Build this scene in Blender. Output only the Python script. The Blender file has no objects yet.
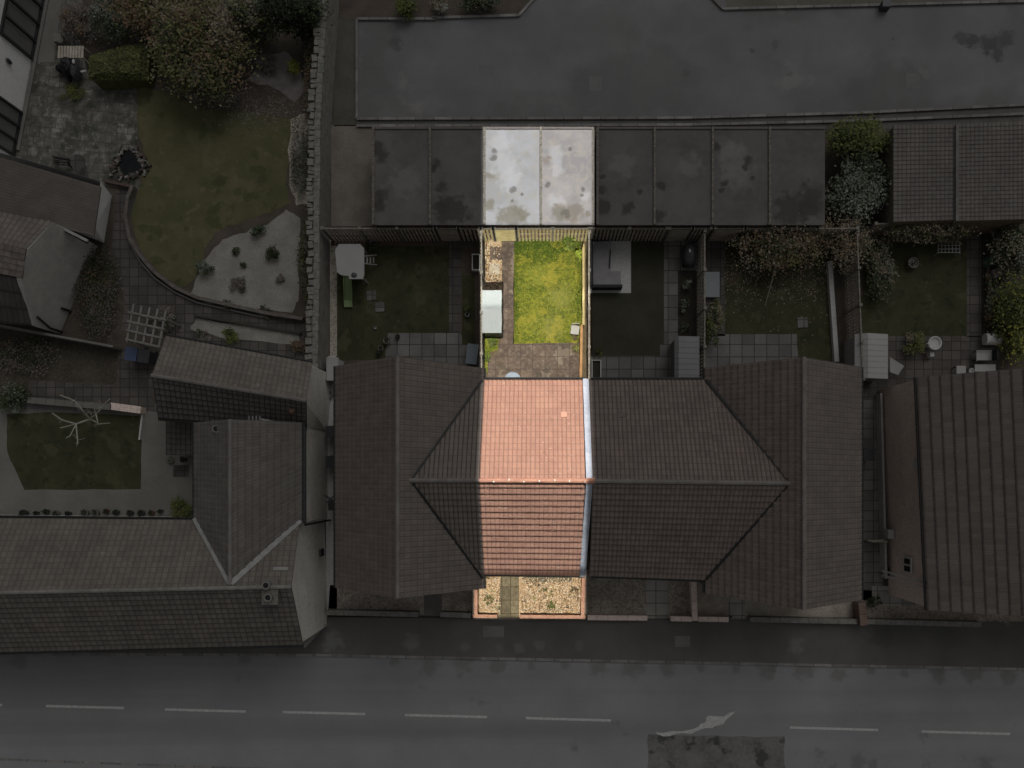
import bpy, math, random
from mathutils import Vector, Matrix
from math import radians, sin, cos, pi, tan
random.seed(7)
S = bpy.context.scene
COL = S.collection

# ------------------------------------------------------------------ camera
K = .00116; H = 42.0; CX, CY = 545.0, 480.0           # drone height and the point straight below it
cam = bpy.data.cameras.new('camera'); co = bpy.data.objects.new('camera', cam); COL.objects.link(co)
co.location = (0, 0, H)
cam.sensor_width = 36; cam.lens = 36/(1024*K)
cam.shift_x = (512-CX)/1024; cam.shift_y = (CY-384)/1024
cam.clip_end = 2000
S.camera = co
def P(px, py, z=0.0):
    return Vector(((px-CX)*K*(H-z), (CY-py)*K*(H-z), z))

# ------------------------------------------------------------------ sky, sun, exposure
SUN_EL, SUN_AZ = 56, 30
w = bpy.data.worlds.new('World'); S.world = w; w.use_nodes = True
nt = w.node_tree; bg = nt.nodes['Background']
sky = nt.nodes.new('ShaderNodeTexSky'); sky.sky_type = 'NISHITA'; sky.sun_disc = False
sky.sun_elevation = radians(SUN_EL); sky.sun_rotation = radians(SUN_AZ); sky.dust_density = 4; sky.air_density = 1
hs = nt.nodes.new('ShaderNodeHueSaturation'); hs.inputs['Saturation'].default_value = .04
nt.links.new(sky.outputs[0], hs.inputs['Color']); nt.links.new(hs.outputs[0], bg.inputs['Color'])
bg.inputs['Strength'].default_value = .14
sl = bpy.data.lights.new('sun', 'SUN'); sl.energy = 1.0; sl.angle = radians(35); sl.color = (1, .955, .9)
so = bpy.data.objects.new('sun', sl); COL.objects.link(so)
so.rotation_euler = Vector((-sin(radians(SUN_AZ))*cos(radians(SUN_EL)), -cos(radians(SUN_AZ))*cos(radians(SUN_EL)), -sin(radians(SUN_EL)))).to_track_quat('-Z', 'Y').to_euler()
EXPO = -1.6
# the bright parcel: added collimated lamps, no such source here, brighten one plot
def beam(x0, x1, y0, y1, tilt, irr, col=(1, .93, .84), spread=.3):
    """rectangular shaft of light; x0..x1, y0..y1 is its footprint on the ground plane, tilt in degrees from the north"""
    a = radians(tilt); t = 62.0
    l = bpy.data.lights.new('added_light_shaft', 'AREA'); l.shape = 'RECTANGLE'
    l.size = x1-x0; l.size_y = (y1-y0)*cos(a); l.spread = radians(spread); l.color = col
    l.energy = irr*l.size*l.size_y
    o = bpy.data.objects.new('added_light_shaft', l); COL.objects.link(o)
    o.location = ((x0+x1)/2, (y0+y1)/2+t*sin(a), t*cos(a)); o.rotation_euler = (-a, 0, 0)
BE = 21.0
T12 = tan(radians(12)); T35 = tan(radians(35)); T25 = tan(radians(25))
beam(-2.855, 2.25, 11.75-2.3*T12, 16.30-2.3*T12, 12, BE*.98, (1, .985, .95))
beam(-3.10, 2.17, 9.0, 11.62+2*T25, -25, BE*.81/cos(radians(25)), (1, .955, .84))
beam(-3.10, 2.17, 4.86, 9.0, 0, BE*.81, (1, .955, .84))
beam(-2.64, 2.17, 4.46, 4.86, 0, BE*.81, (1, .955, .84))
beam(-2.64, 1.87, -.03-7.6*T35, 4.36-5*T35, 35, BE*1.17, (1, .94, .90), .45)
beam(-2.64, 1.68, -4.0-5*T35, -.03-7.6*T35, 35, BE*1.1, (1, .99, .98), .25)
beam(-2.62, 1.92, -6.68, -4.14, 0, BE*.85, (1, .92, .80))
beam(-3.42, -2.62, -6.68, -4.76, 0, BE*.85, (1, .92, .80))
S.view_settings.view_transform = 'Standard'; S.view_settings.look = 'None'
S.view_settings.gamma = 1; S.view_settings.use_curve_mapping = False
S.view_settings.exposure = EXPO

# ------------------------------------------------------------------ materials
MATS = {}
def M(name, c1, c2=None, sc=1.5, c3=None, sc3=25, a3=.5, rough=.9, bump=.3, bsc=30, brick=None, stain=None, tile=None, metal=0, rnd=0, bands=None, spots=None):
    if name in MATS: return MATS[name]
    m = bpy.data.materials.new(name); MATS[name] = m; m.use_nodes = True
    t = m.node_tree; N = t.nodes; L = t.links; b = N['Principled BSDF']
    b.inputs['Roughness'].default_value = rough; b.inputs['Metallic'].default_value = metal
    b.inputs['Specular IOR Level'].default_value = .25
    geo = N.new('ShaderNodeNewGeometry'); pos = geo.outputs['Position']
    def rgb(c): return (c[0], c[1], c[2], 1)
    def noise(scale, det=5, rg=.6, off=0):
        n = N.new('ShaderNodeTexNoise'); n.inputs['Scale'].default_value = scale
        n.inputs['Detail'].default_value = det; n.inputs['Roughness'].default_value = rg
        if off:
            v = N.new('ShaderNodeVectorMath'); v.operation = 'ADD'; v.inputs[1].default_value = (off, off*1.7, off*.3)
            L.new(pos, v.inputs[0]); L.new(v.outputs[0], n.inputs['Vector'])
        else: L.new(pos, n.inputs['Vector'])
        return n.outputs[0]
    def ramp(src, lo, hi):
        r = N.new('ShaderNodeMapRange'); r.inputs['From Min'].default_value = lo; r.inputs['From Max'].default_value = hi
        L.new(src, r.inputs['Value']); return r.outputs[0]
    def mix(fac, a, bb):
        x = N.new('ShaderNodeMix'); x.data_type = 'RGBA'
        if isinstance(fac, float): x.inputs[0].default_value = fac
        else: L.new(fac, x.inputs[0])
        for i, v in ((6, a), (7, bb)):
            if isinstance(v, tuple): x.inputs[i].default_value = rgb(v)
            else: L.new(v, x.inputs[i])
        return x.outputs[2]
    def math_(op, a, bv):
        x = N.new('ShaderNodeMath'); x.operation = op
        for i, v in ((0, a), (1, bv)):
            if isinstance(v, (int, float)): x.inputs[i].default_value = v
            else: L.new(v, x.inputs[i])
        return x.outputs[0]
    c2 = c2 or tuple(v*.7 for v in c1)
    out = mix(ramp(noise(sc), .38, .62), c1, c2)
    if c3: out = mix(math_('MULTIPLY', ramp(noise(sc3, 3, .7, 11), .45, .68), a3), out, c3)
    height = noise(bsc, 4)
    if spots:   # marks with a place of their own: (x, y, radius, colour, amount)
        wn_ = N.new('ShaderNodeTexNoise'); wn_.inputs['Scale'].default_value = 2.6; wn_.inputs['Detail'].default_value = 5; L.new(pos, wn_.inputs['Vector'])
        ctr = N.new('ShaderNodeVectorMath'); ctr.operation = 'SUBTRACT'; ctr.inputs[1].default_value = (.5, .5, .5); L.new(wn_.outputs['Color'], ctr.inputs[0])
        flat = N.new('ShaderNodeVectorMath'); flat.operation = 'MULTIPLY'; flat.inputs[1].default_value = (1, 1, 0); L.new(pos, flat.inputs[0])
        for x_, y_, r_, c_, a_ in spots:
            am = N.new('ShaderNodeVectorMath'); am.operation = 'MULTIPLY_ADD'; am.inputs[1].default_value = (r_*2.4, r_*2.4, 0)
            L.new(ctr.outputs[0], am.inputs[0]); L.new(flat.outputs[0], am.inputs[2])
            dd = N.new('ShaderNodeVectorMath'); dd.operation = 'DISTANCE'; dd.inputs[1].default_value = (x_, y_, 0); L.new(am.outputs[0], dd.inputs[0])
            out = mix(math_('MULTIPLY', ramp(dd.outputs['Value'], r_*1.15, r_*.6), a_), out, c_)
    if bands:
        mp = N.new('ShaderNodeMapping'); mp.inputs['Scale'].default_value = (.015, bands[1], 1); mp.inputs['Rotation'].default_value = (0, 0, radians(1.3)); L.new(pos, mp.inputs[0])
        bn = N.new('ShaderNodeTexNoise'); bn.inputs['Scale'].default_value = 1; bn.inputs['Detail'].default_value = 3; L.new(mp.outputs[0], bn.inputs['Vector'])
        out = mix(math_('MULTIPLY', ramp(bn.outputs[0], .42, .62), bands[2]), out, bands[0])
    if stain:
        for k, (c, s_, th, am) in enumerate(stain):
            out = mix(math_('MULTIPLY', ramp(noise(s_, 6, .55, 31+k*17), th, th+.05), am), out, c)
    if brick:   # (width, height, mortar colour, mortar size, rotation degrees)
        mp = N.new('ShaderNodeMapping'); mp.inputs['Rotation'].default_value = (0, 0, radians(brick[4])); L.new(pos, mp.inputs[0])
        br = N.new('ShaderNodeTexBrick'); br.inputs['Scale'].default_value = 1
        br.offset = brick[5] if len(brick) > 5 else .5
        br.inputs['Brick Width'].default_value = brick[0]; br.inputs['Row Height'].default_value = brick[1]
        br.inputs['Mortar Size'].default_value = brick[3]; br.inputs['Color1'].default_value = (.72, .72, .72, 1); br.inputs['Color2'].default_value = (1.1, 1.1, 1.1, 1)
        br.inputs['Mortar'].default_value = (.9, .9, .9, 1)
        L.new(mp.outputs[0], br.inputs['Vector'])
        mm = N.new('ShaderNodeMix'); mm.data_type = 'RGBA'; mm.blend_type = 'MULTIPLY'; mm.inputs[0].default_value = 1
        L.new(out, mm.inputs[6]); L.new(br.outputs['Color'], mm.inputs[7]); out = mm.outputs[2]
        out = mix(br.outputs['Fac'], out, brick[2])
    if tile:    # per-tile colour change + dirty joints with gap shade painted in, from the tile UVs ; (dark colour, joint amount u, joint amount v, variation)
        uv = N.new('ShaderNodeUVMap')
        fl = N.new('ShaderNodeVectorMath'); fl.operation = 'FLOOR'; L.new(uv.outputs[0], fl.inputs[0])
        wn = N.new('ShaderNodeTexWhiteNoise'); wn.noise_dimensions = '2D'; L.new(fl.outputs[0], wn.inputs['Vector'])
        out = mix(math_('MULTIPLY', math_('POWER', wn.outputs['Value'], 1.6), tile[3]), out, tile[0])
        sp = N.new('ShaderNodeSeparateXYZ'); fr = N.new('ShaderNodeVectorMath'); fr.operation = 'FRACTION'
        L.new(uv.outputs[0], fr.inputs[0]); L.new(fr.outputs[0], sp.inputs[0])
        ju = math_('MULTIPLY', math_('LESS_THAN', sp.outputs[0], .2), tile[1])
        jv = math_('MULTIPLY', math_('LESS_THAN', sp.outputs[1], .14), tile[2])
        out = mix(math_('MAXIMUM', ju, jv), out, tuple(v*.35 for v in tile[0]))
    if rnd:
        oi = N.new('ShaderNodeObjectInfo'); h = N.new('ShaderNodeHueSaturation')
        L.new(out, h.inputs['Color'])
        v = N.new('ShaderNodeMapRange'); v.inputs['To Min'].default_value = 1-rnd; v.inputs['To Max'].default_value = 1+rnd
        L.new(oi.outputs['Random'], v.inputs['Value']); L.new(v.outputs[0], h.inputs['Value']); out = h.outputs[0]
    L.new(out, b.inputs['Base Color'])
    if bump:
        bp = N.new('ShaderNodeBump'); bp.inputs['Strength'].default_value = bump; bp.inputs['Distance'].default_value = .03
        L.new(height, bp.inputs['Height']); L.new(bp.outputs[0], b.inputs['Normal'])
    return m

def SPG(lst): return [(P(x, y).x, P(x, y).y, q*.0487, c, a) for x, y, q, c, a in lst]
road_m = M('asphalt_road', (.20, .20, .202), (.175, .175, .178), .35, (.11, .11, .11), 40, .35, stain=[((.09, .09, .09), .5, .66, .5)], bands=((.115, .115, .117), .55, .55), spots=SPG([(x, 661+(x-320)*.02+2*math.sin(x), 8+4*math.sin(x*1.7), (.10, .098, .094), .55) for x in range(395, 1030, 34)]+[(858, 762, 9, (.10, .10, .10), .6), (872, 763, 6, (.10, .10, .10), .6), (20, 660, 10, (.11, .11, .108), .5), (245, 660, 6, (.10, .10, .10), .5)]))
def SPG(lst): return [(P(x, y).x, P(x, y).y, q*.0487, c, a) for x, y, q, c, a in lst]
srv_m = M('service_asphalt', (.15, .15, .152), (.115, .115, .12), .3, (.09, .09, .09), 40, .3, stain=[((.05, .05, .05), .9, .72, .7), ((.085, .082, .08), .13, .50, .45), ((.19, .19, .18), .35, .62, .35)], bands=((.10, .10, .10), .35, .4), spots=SPG([(395, 43, 7, (.05, .05, .05), .8), (380, 30, 22, (.09, .09, .088), .6), (372, 60, 14, (.09, .09, .088), .5), (610, 30, 34, (.12, .12, .118), .5), (360, 105, 18, (.10, .10, .098), .5), (960, 38, 7, (.045, .045, .046), .8), (972, 40, 8, (.04, .04, .042), .85), (990, 45, 11, (.04, .04, .042), .85), (1006, 38, 9, (.045, .045, .046), .85), (998, 56, 7, (.045, .045, .046), .8), (775, 45, 5, (.07, .07, .07), .6), (752, 51, 3, (.06, .06, .06), .7), (686, 73, 4, (.07, .07, .07), .6), (790, 75, 3, (.07, .07, .07), .6), (905, 90, 30, (.12, .12, .118), .4)]))
pave_m = M('pavement_asphalt', (.095, .092, .087), (.075, .073, .069), .5, (.09, .09, .085), 20, .4, stain=[((.12, .12, .115), .9, .68, .3)], spots=SPG([(412, 642, 9, (.14, .14, .135), .7), (520, 646, 6, (.13, .13, .125), .6), (541, 644, 6, (.13, .13, .125), .6), (500, 648, 5, (.12, .12, .115), .6), (466, 646, 5, (.12, .12, .115), .6), (332, 641, 12, (.14, .14, .135), .7), (795, 646, 8, (.13, .13, .125), .7), (580, 645, 6, (.11, .11, .105), .6), (880, 636, 12, (.05, .05, .048), .5)]))
patch_m = M('patched_asphalt', (.13, .128, .125), (.085, .082, .08), 1.2, (.16, .16, .16), 8, .5, stain=[((.035, .035, .035), 1.1, .55, .8)])
kerb_m = M('kerb_stone', (.19, .185, .175), (.14, .135, .13), 2, brick=(.9, 5, (.06, .06, .06), .02, 0))
paint_m = M('road_paint', (.40, .40, .39), (.3, .3, .3), 6, (.18, .18, .18), 20, .5)
soil_m = M('soil', (.075, .06, .048), (.045, .038, .03), 1.2, (.12, .10, .085), 20, .6, bump=.8)
moss_m = M('mossy_scrub', (.062, .052, .04), (.04, .036, .026), 1.1, (.10, .085, .07), 9, .6, bump=1)
lawn_m = M('lawn_dull', (.098, .092, .045), (.066, .068, .032), .8, (.085, .078, .042), 14, .55, bump=1, bsc=40, stain=[((.12, .11, .062), .5, .58, .5), ((.13, .12, .065), 2.2, .6, .5), ((.04, .048, .018), 1.3, .58, .6)])
lawnd_m = M('lawn_dark', (.048, .047, .024), (.028, .031, .015), .9, (.055, .055, .025), 14, .5, bump=1, bsc=40, stain=[((.075, .068, .038), 1.0, .58, .6), ((.018, .024, .009), 1.6, .57, .6), ((.09, .085, .05), 3.5, .64, .4)])
turf_m = M('artificial_turf', (.040, .038, .028), (.028, .028, .018), .7, (.05, .055, .025), 18, .4, bump=.5)
lawnl_m = M('lawn_brightened', (.098, .112, .012), (.055, .078, .007), 1.0, (.25, .24, .03), 8, .65, bump=1, bsc=25, stain=[((.26, .22, .03), 1.0, .54, .5), ((.045, .07, .008), .75, .56, .6), ((.035, .055, .008), 4.5, .62, .6), ((.32, .27, .06), 6, .62, .5)], spots=SPG([(525, 246, 18, (.04, .07, .006), .75), (550, 244, 18, (.045, .075, .006), .7), (575, 262, 9, (.05, .075, .01), .5), (517, 290, 5, (.06, .09, .01), .5), (552, 325, 15, (.20, .19, .05), .55), (560, 296, 14, (.19, .185, .05), .5), (540, 275, 14, (.17, .18, .03), .45), (576, 308, 7, (.06, .08, .012), .5)]))  # lit plot's grass: stronger colour imitates the brighter light there
gravel_m = M('pale_gravel', (.27, .26, .235), (.21, .20, .18), 1.2, (.07, .065, .055), 22, .6, bump=1)
gravb_m = M('brown_gravel', (.40, .36, .31), (.28, .25, .21), 1.5, (.09, .08, .065), 9, .8, bump=1)
gravl_m = M('golden_gravel', (.27, .185, .10), (.20, .13, .07), 3, (.56, .46, .32), 12, .85, bump=1, bsc=20, stain=[((.05, .035, .02), 7, .6, .85), ((.15, .09, .04), 1.3, .57, .7), ((.12, .12, .03), 1.7, .6, .7)])
slab_m = M('grey_slabs', (.155, .15, .142), (.115, .11, .105), .8, (.085, .08, .075), 14, .4, brick=(.6, .6, (.04, .04, .035), .022, 0, 0.0))
slabb_m = M('brown_slabs', (.098, .070, .054), (.058, .044, .036), .9, (.18, .15, .12), 6, .45, brick=(.6, .6, (.05, .038, .03), .014, 0, .0), stain=[((.22, .18, .14), 1.4, .56, .55), ((.05, .04, .025), 1.7, .6, .5)])
slabd_m = M('dull_slabs', (.095, .085, .08), (.07, .062, .058), .9, (.05, .045, .04), 12, .4, brick=(.45, .45, (.03, .03, .028), .02, 0, 0.0))
mott_m = M('mottled_paving', (.07, .072, .062), (.105, .10, .09), 1.1, (.20, .19, .175), 3, .7, brick=(.5, .5, (.055, .055, .05), .014, 5), stain=[((.26, .25, .23), .9, .56, .7), ((.25, .24, .22), 2.5, .6, .6), ((.04, .045, .028), 1.3, .57, .75)])
conc_m = M('concrete', (.155, .15, .138), (.12, .118, .108), .6, (.09, .088, .08), 10, .4)
concl_m = M('pale_concrete', (.42, .42, .41), (.36, .36, .35), .5, (.15, .15, .145), 9, .3, rough=.85)
gar_m = M('garage_roofing', (.076, .074, .072), (.058, .056, .055), .55, (.19, .17, .15), 2.5, .5, rough=.75, bump=.2,  # dim roofs darkened, the next two brightened: light level put into the colour
          stain=[((.025, .022, .02), .55, .56, .7), ((.02, .018, .016), 1.7, .64, .8), ((.11, .108, .105), .45, .60, .5)], rnd=.18)
garl_m = M('garage_roofing_lit', (.20, .208, .225), (.145, .145, .15), .8, (.19, .17, .15), 2.5, .6, rough=.7, bump=.2,
          stain=[((.05, .042, .035), 1.9, .66, .75), ((.085, .075, .058), .6, .57, .55), ((.25, .255, .27), 1.3, .56, .4)], rnd=.03)
garr_m = M('garage_roofing_lit_worn', (.155, .148, .148), (.105, .10, .10), .9, (.23, .20, .16), 1.3, .6, rough=.7, bump=.2,
          stain=[((.06, .05, .045), 2.6, .66, .6), ((.085, .075, .075), .7, .57, .4)])
ups_m = M('garage_upstand', (.11, .10, .088), (.085, .078, .07), 3, (.22, .20, .16), 9, .6)
wallr_m = M('render_wall', (.62, .60, .55), (.54, .52, .47), .8, (.2, .2, .18), 6, .35)
wallw_m = M('white_render', (.72, .72, .71), (.66, .66, .65), .6, (.4, .4, .4), 7, .25)
brick_m = M('brick_wall', (.20, .12, .09), (.15, .09, .07), 3, brick=(.225, .075, (.2, .18, .16), .01, 0))
brickp_m = M('rosy_brick', (.66, .54, .48), (.58, .48, .43), 1, (.11, .085, .075), 10, .4)
brickl_m = M('orange_brick', (.30, .165, .115), (.23, .125, .09), 3, (.42, .28, .2), 12, .5)
stone_m = M('rubble_stone', (.175, .17, .155), (.12, .115, .10), 2.5, (.24, .235, .22), 9, .6, bump=1, bsc=8)
capst_m = M('coping_stone', (.165, .16, .145), (.10, .10, .09), 4, (.08, .08, .07), 12, .5, bump=1, bsc=10, rnd=.2)
dk = (.05, .042, .038)
tileN = M('tiles_brown_dimmed', (.142, .113, .098), (.118, .096, .085), 1.2, (.17, .16, .15), 10, .25, tile=(dk, .38, .38, .3), bump=.2)  # neighbours' copy of the lit roof's tile, greyed to imitate dimming
tileG = M('tiles_grey_brown_dimmed', (.135, .115, .10), (.112, .096, .085), 1.0, (.16, .155, .145), 8, .3, tile=(dk, .55, .3, .25), bump=.2)  # second greyed copy, dimming put into the tile colour
tileL = M('tiles_terracotta_lit', (.262, .146, .103), (.226, .122, .088), 1.3, (.31, .19, .13), 7, .3, tile=((.17, .09, .068), .42, .34, .30), bump=.15, stain=[((.13, .07, .05), 2.2, .64, .5), ((.45, .39, .34), 11, .65, .75), ((.09, .055, .04), 11, .68, .6)])  # lit house's copy of the tile, light's warmth put into the colour
tileD = M('tiles_dark', (.09, .082, .078), (.07, .064, .06), 1.2, (.12, .115, .105), 10, .3, tile=(dk, .75, .5, .4), bump=.2)
tileS = M('tiles_stone_slate', (.15, .134, .116), (.118, .105, .092), .8, (.09, .085, .075), 9, .45, tile=(dk, .3, .3, .25), bump=.5, stain=[((.21, .20, .185), 1.6, .66, .5)])
tileP = M('tiles_pebbled', (.125, .113, .104), (.102, .092, .086), .7, (.15, .145, .135), 12, .4, tile=(dk, .35, .4, .3), bump=.4)
ridge_m = M('ridge_tiles', (.15, .14, .13), (.11, .10, .095), 2)
ridgel_m = M('ridge_terracotta', (.33, .17, .11), (.26, .13, .09), 3)
mort_m = M('white_mortar', (.6, .56, .5), (.45, .42, .38), 8)
lead_m = M('dark_lead', (.012, .012, .012), (.02, .02, .02), 3, rough=.6, bump=0)
gut_m = M('black_gutter', (.02, .02, .02), (.015, .015, .015), 3, rough=.5, bump=0)
capw_m = M('white_capping', (.27, .295, .335), (.20, .22, .255), 1.5, (.38, .4, .43), 9, .4, rough=.6, bump=0)
wood_m = M('fence_timber', (.40, .36, .30), (.28, .25, .21), 2.5, (.16, .15, .12), 12, .4)
woodl_m = M('pale_timber', (.38, .30, .14), (.28, .22, .10), 2.5, (.45, .38, .2), 10, .5)
woodp_m = M('weathered_post', (.15, .14, .12), (.11, .10, .09), 3, (.36, .33, .28), 12, .5)
woodo_m = M('orange_timber', (.34, .19, .085), (.26, .14, .06), 3)
sheet_m = M('shed_roof_white', (.27, .27, .265), (.24, .24, .235), .8, rough=.5, bump=.05)
sheetg_m = M('shed_roof_grey', (.145, .148, .152), (.13, .132, .135), .8, rough=.5, bump=.05)
shedl_m = M('shed_pale_green', (.225, .252, .262), (.205, .23, .24), 1.5, (.28, .3, .3), 6, .2, rough=.45, bump=.05)
play_m = M('cream_plastic', (.25, .25, .24), (.23, .23, .22), 1, rough=.4, bump=0)
green_m = M('green_plastic', (.21, .28, .14), (.17, .24, .11), 2, rough=.35, bump=0)
dgrn_m = M('teal_plastic', (.06, .11, .085), (.05, .09, .07), 2, rough=.4, bump=0)
blue_m = M('blue_plastic', (.055, .075, .14), (.05, .065, .12), 2, rough=.4, bump=0)
black_m = M('black_cover', (.008, .008, .009), (.015, .015, .016), 3, rough=.6, bump=.2)
char_m = M('charcoal_plastic', (.045, .047, .052), (.035, .036, .04), 3, rough=.45, bump=0)
cush_m = M('grey_cushion', (.22, .215, .225), (.19, .185, .195), 3, rough=.95)
glass_m = M('window_glass', (.08, .085, .09), (.06, .065, .07), 1, rough=.15, bump=0)
frameb_m = M('dark_frame', (.03, .03, .032), (.025, .025, .025), 3, rough=.5, bump=0)
framew_m = M('white_frame', (.5, .5, .5), (.45, .45, .45), 3, rough=.5, bump=0)
blue_table = M('blue_grey_glass', (.10, .15, .21), (.085, .12, .17), 4, (.18, .2, .22), 12, .5, rough=.4, bump=0)
water_m = M('pond_water', (.004, .005, .006), (.007, .008, .009), 2, rough=.12, bump=.05)
terra_m = M('terracotta_pot', (.15, .085, .06), (.11, .065, .045), 4)
pot_m = M('stone_pot', (.17, .165, .15), (.13, .125, .115), 5)
bark_m = M('bark', (.07, .055, .04), (.05, .04, .03), 6)
barkw_m = M('pale_bark', (.30, .28, .24), (.22, .21, .18), 6)
def leaf(name, c):
    c = tuple(v*1.2 for v in c)
    return M(name, c, tuple(v*.55 for v in c), 3, tuple(min(1, v*1.6) for v in c), 9, .4, rough=.7, bump=0)
LF = {'olive': leaf('leaf_olive', (.085, .085, .03)), 'brown': leaf('leaf_russet', (.11, .075, .045)), 'dark': leaf('leaf_dark', (.03, .04, .016)),
      'green': leaf('leaf_green', (.075, .09, .022)), 'grey': leaf('leaf_grey_green', (.105, .12, .09)), 'pale': leaf('leaf_pale', (.17, .175, .16)),
      'yellow': leaf('leaf_yellow', (.19, .19, .035)), 'lime': leaf('leaf_lime', (.20, .26, .03)), 'twig': leaf('twig_mauve', (.11, .095, .088)),
      'hedge': leaf('leaf_hedge', (.05, .054, .018)), 'deep': leaf('leaf_deep', (.014, .018, .008)), 'fresh': leaf('leaf_fresh', (.07, .11, .015)),
      'petal': leaf('petal_pink', (.24, .19, .17)), 'dust': leaf('leaf_dusty', (.14, .12, .085))}

# ------------------------------------------------------------------ mesh + object helpers
class MB:
    def __init__(s): s.v = []; s.f = []; s.m = []; s.uv = []
    def add(s, vs, fs, mi=0, uvs=None):
        b = len(s.v); s.v += [Vector(v) for v in vs]
        for i, f in enumerate(fs):
            s.f.append(tuple(b+j for j in f)); s.m.append(mi)
            s.uv += (uvs[i] if uvs else [(0, 0)]*len(f))
        return s
    def box(s, c, d, rz=0, mi=0, tilt=None):
        R = Matrix.Rotation(rz, 3, 'Z')
        if tilt: R = R @ Matrix.Rotation(tilt[0], 3, 'X') @ Matrix.Rotation(tilt[1], 3, 'Y')
        c = Vector(c); vs = []
        for z in (-.5, .5):
            for x, y in ((-.5, -.5), (.5, -.5), (.5, .5), (-.5, .5)):
                vs.append(c + R @ Vector((x*d[0], y*d[1], z*d[2])))
        return s.add(vs, [(3, 2, 1, 0), (4, 5, 6, 7), (0, 1, 5, 4), (1, 2, 6, 5), (2, 3, 7, 6), (3, 0, 4, 7)], mi)
    def bar(s, a, b, wd, ht, mi=0):      # box from a to b, wd horizontal, ht vertical
        a = Vector(a); b = Vector(b); d = b-a; L = d.length; d.normalize()
        sd = Vector((-d.y, d.x, 0)); sd = sd.normalized() if sd.length > 1e-4 else Vector((1, 0, 0)); up = d.cross(sd); up = -up if up.z < 0 else up
        vs = []
        for p in (a, b):
            for x, z in ((-.5, -.5), (.5, -.5), (.5, .5), (-.5, .5)): vs.append(p+sd*x*wd+up*z*ht)
        return s.add(vs, [(0, 1, 2, 3), (7, 6, 5, 4), (0, 4, 5, 1), (1, 5, 6, 2), (2, 6, 7, 3), (3, 7, 4, 0)], mi)
    def cyl(s, a, b, r0, r1=None, n=12, mi=0, cap=True):
        r1 = r0 if r1 is None else r1
        a = Vector(a); b = Vector(b); d = (b-a).normalized(); q = d.to_track_quat('Z', 'Y'); vs = []
        for p, r in ((a, r0), (b, r1)):
            for i in range(n): vs.append(p + q @ Vector((r*cos(2*pi*i/n), r*sin(2*pi*i/n), 0)))
        fs = [(i, (i+1) % n, n+(i+1) % n, n+i) for i in range(n)]
        if cap: fs += [tuple(range(n-1, -1, -1)), tuple(range(n, 2*n))]
        return s.add(vs, fs, mi)
    def lathe(s, c, prof, n=16, mi=0):
        c = Vector(c); vs = []; fs = []
        for r, z in prof:
            for i in range(n): vs.append(c+Vector((r*cos(2*pi*i/n), r*sin(2*pi*i/n), z)))
        for k in range(len(prof)-1):
            for i in range(n): fs.append((k*n+i, k*n+(i+1) % n, (k+1)*n+(i+1) % n, (k+1)*n+i))
        return s.add(vs, fs, mi)
    def prism(s, pts, z0, z1, mi=0):
        n = len(pts); A = sum(pts[i][0]*pts[(i+1) % n][1]-pts[(i+1) % n][0]*pts[i][1] for i in range(n))
        if A < 0: pts = pts[::-1]
        vs = [(p[0], p[1], z0) for p in pts]+[(p[0], p[1], z1) for p in pts]
        return s.add(vs, [tuple(range(n-1, -1, -1)), tuple(range(n, 2*n))]+[(i, (i+1) % n, n+(i+1) % n, n+i) for i in range(n)], mi)
    def blob(s, c, r, mi=0, n=12, m=7, jit=.0):
        c = Vector(c); vs = []; fs = []
        for j in range(m+1):
            ph = pi*j/m-pi/2
            for i in range(n):
                k = 1+random.uniform(-jit, jit)
                vs.append(c+Vector((r[0]*cos(ph)*cos(2*pi*i/n)*k, r[1]*cos(ph)*sin(2*pi*i/n)*k, r[2]*sin(ph)*k)))
        for j in range(m):
            for i in range(n): fs.append((j*n+i, j*n+(i+1) % n, (j+1)*n+(i+1) % n, (j+1)*n+i))
        return s.add(vs, fs, mi)
    def tiles(s, E0, E1, R1, R0, tw=.22, ch=.31, amp=.022, step=.035, mi=0):
        E0, E1, R1, R0 = map(Vector, (E0, E1, R1, R0))
        n = (E1-E0).cross(R0-E0).normalized()
        if n.z < 0: n = -n
        nu = max(2, round(((E1-E0).length+(R1-R0).length)/2/tw)); nv = max(2, round((R0-E0).length/ch))
        prof = (0, 1, .85, .12); W = nu*4+1; base = len(s.v)
        def pt(u, v, o): return E0.lerp(E1, u).lerp(R0.lerp(R1, u), v)+n*o
        for j in range(nv):
            jj = random.uniform(-.0018, .0018)
            for v, o in ((j/nv, step), ((j+1)/nv, 0)):
                for i in range(W): s.v.append(pt(i/(W-1), v, o+jj+amp*prof[i % 4]))
        for j in range(nv):
            a = base+2*j*W; b = a+W
            for i in range(W-1):
                s.f.append((a+i, a+i+1, b+i+1, b+i)); s.m.append(mi)
                u0 = i/4; u1 = (i+1)/4
                s.uv += [(u0+.001, j+.001), (u1-.001, j+.001), (u1-.001, j+.999), (u0+.001, j+.999)]
            if j:
                p = a-W
                for i in range(W-1):
                    s.f.append((p+i, p+i+1, a+i+1, a+i)); s.m.append(mi); s.uv += [(i/4+.1, j-.5)]*4
        # underside board
        s.add([E0-n*.06, E1-n*.06, R1-n*.06, R0-n*.06, E0+n*.03, E1+n*.03], [(3, 2, 1, 0), (0, 1, 5, 4)], mi)
        return s
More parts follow.
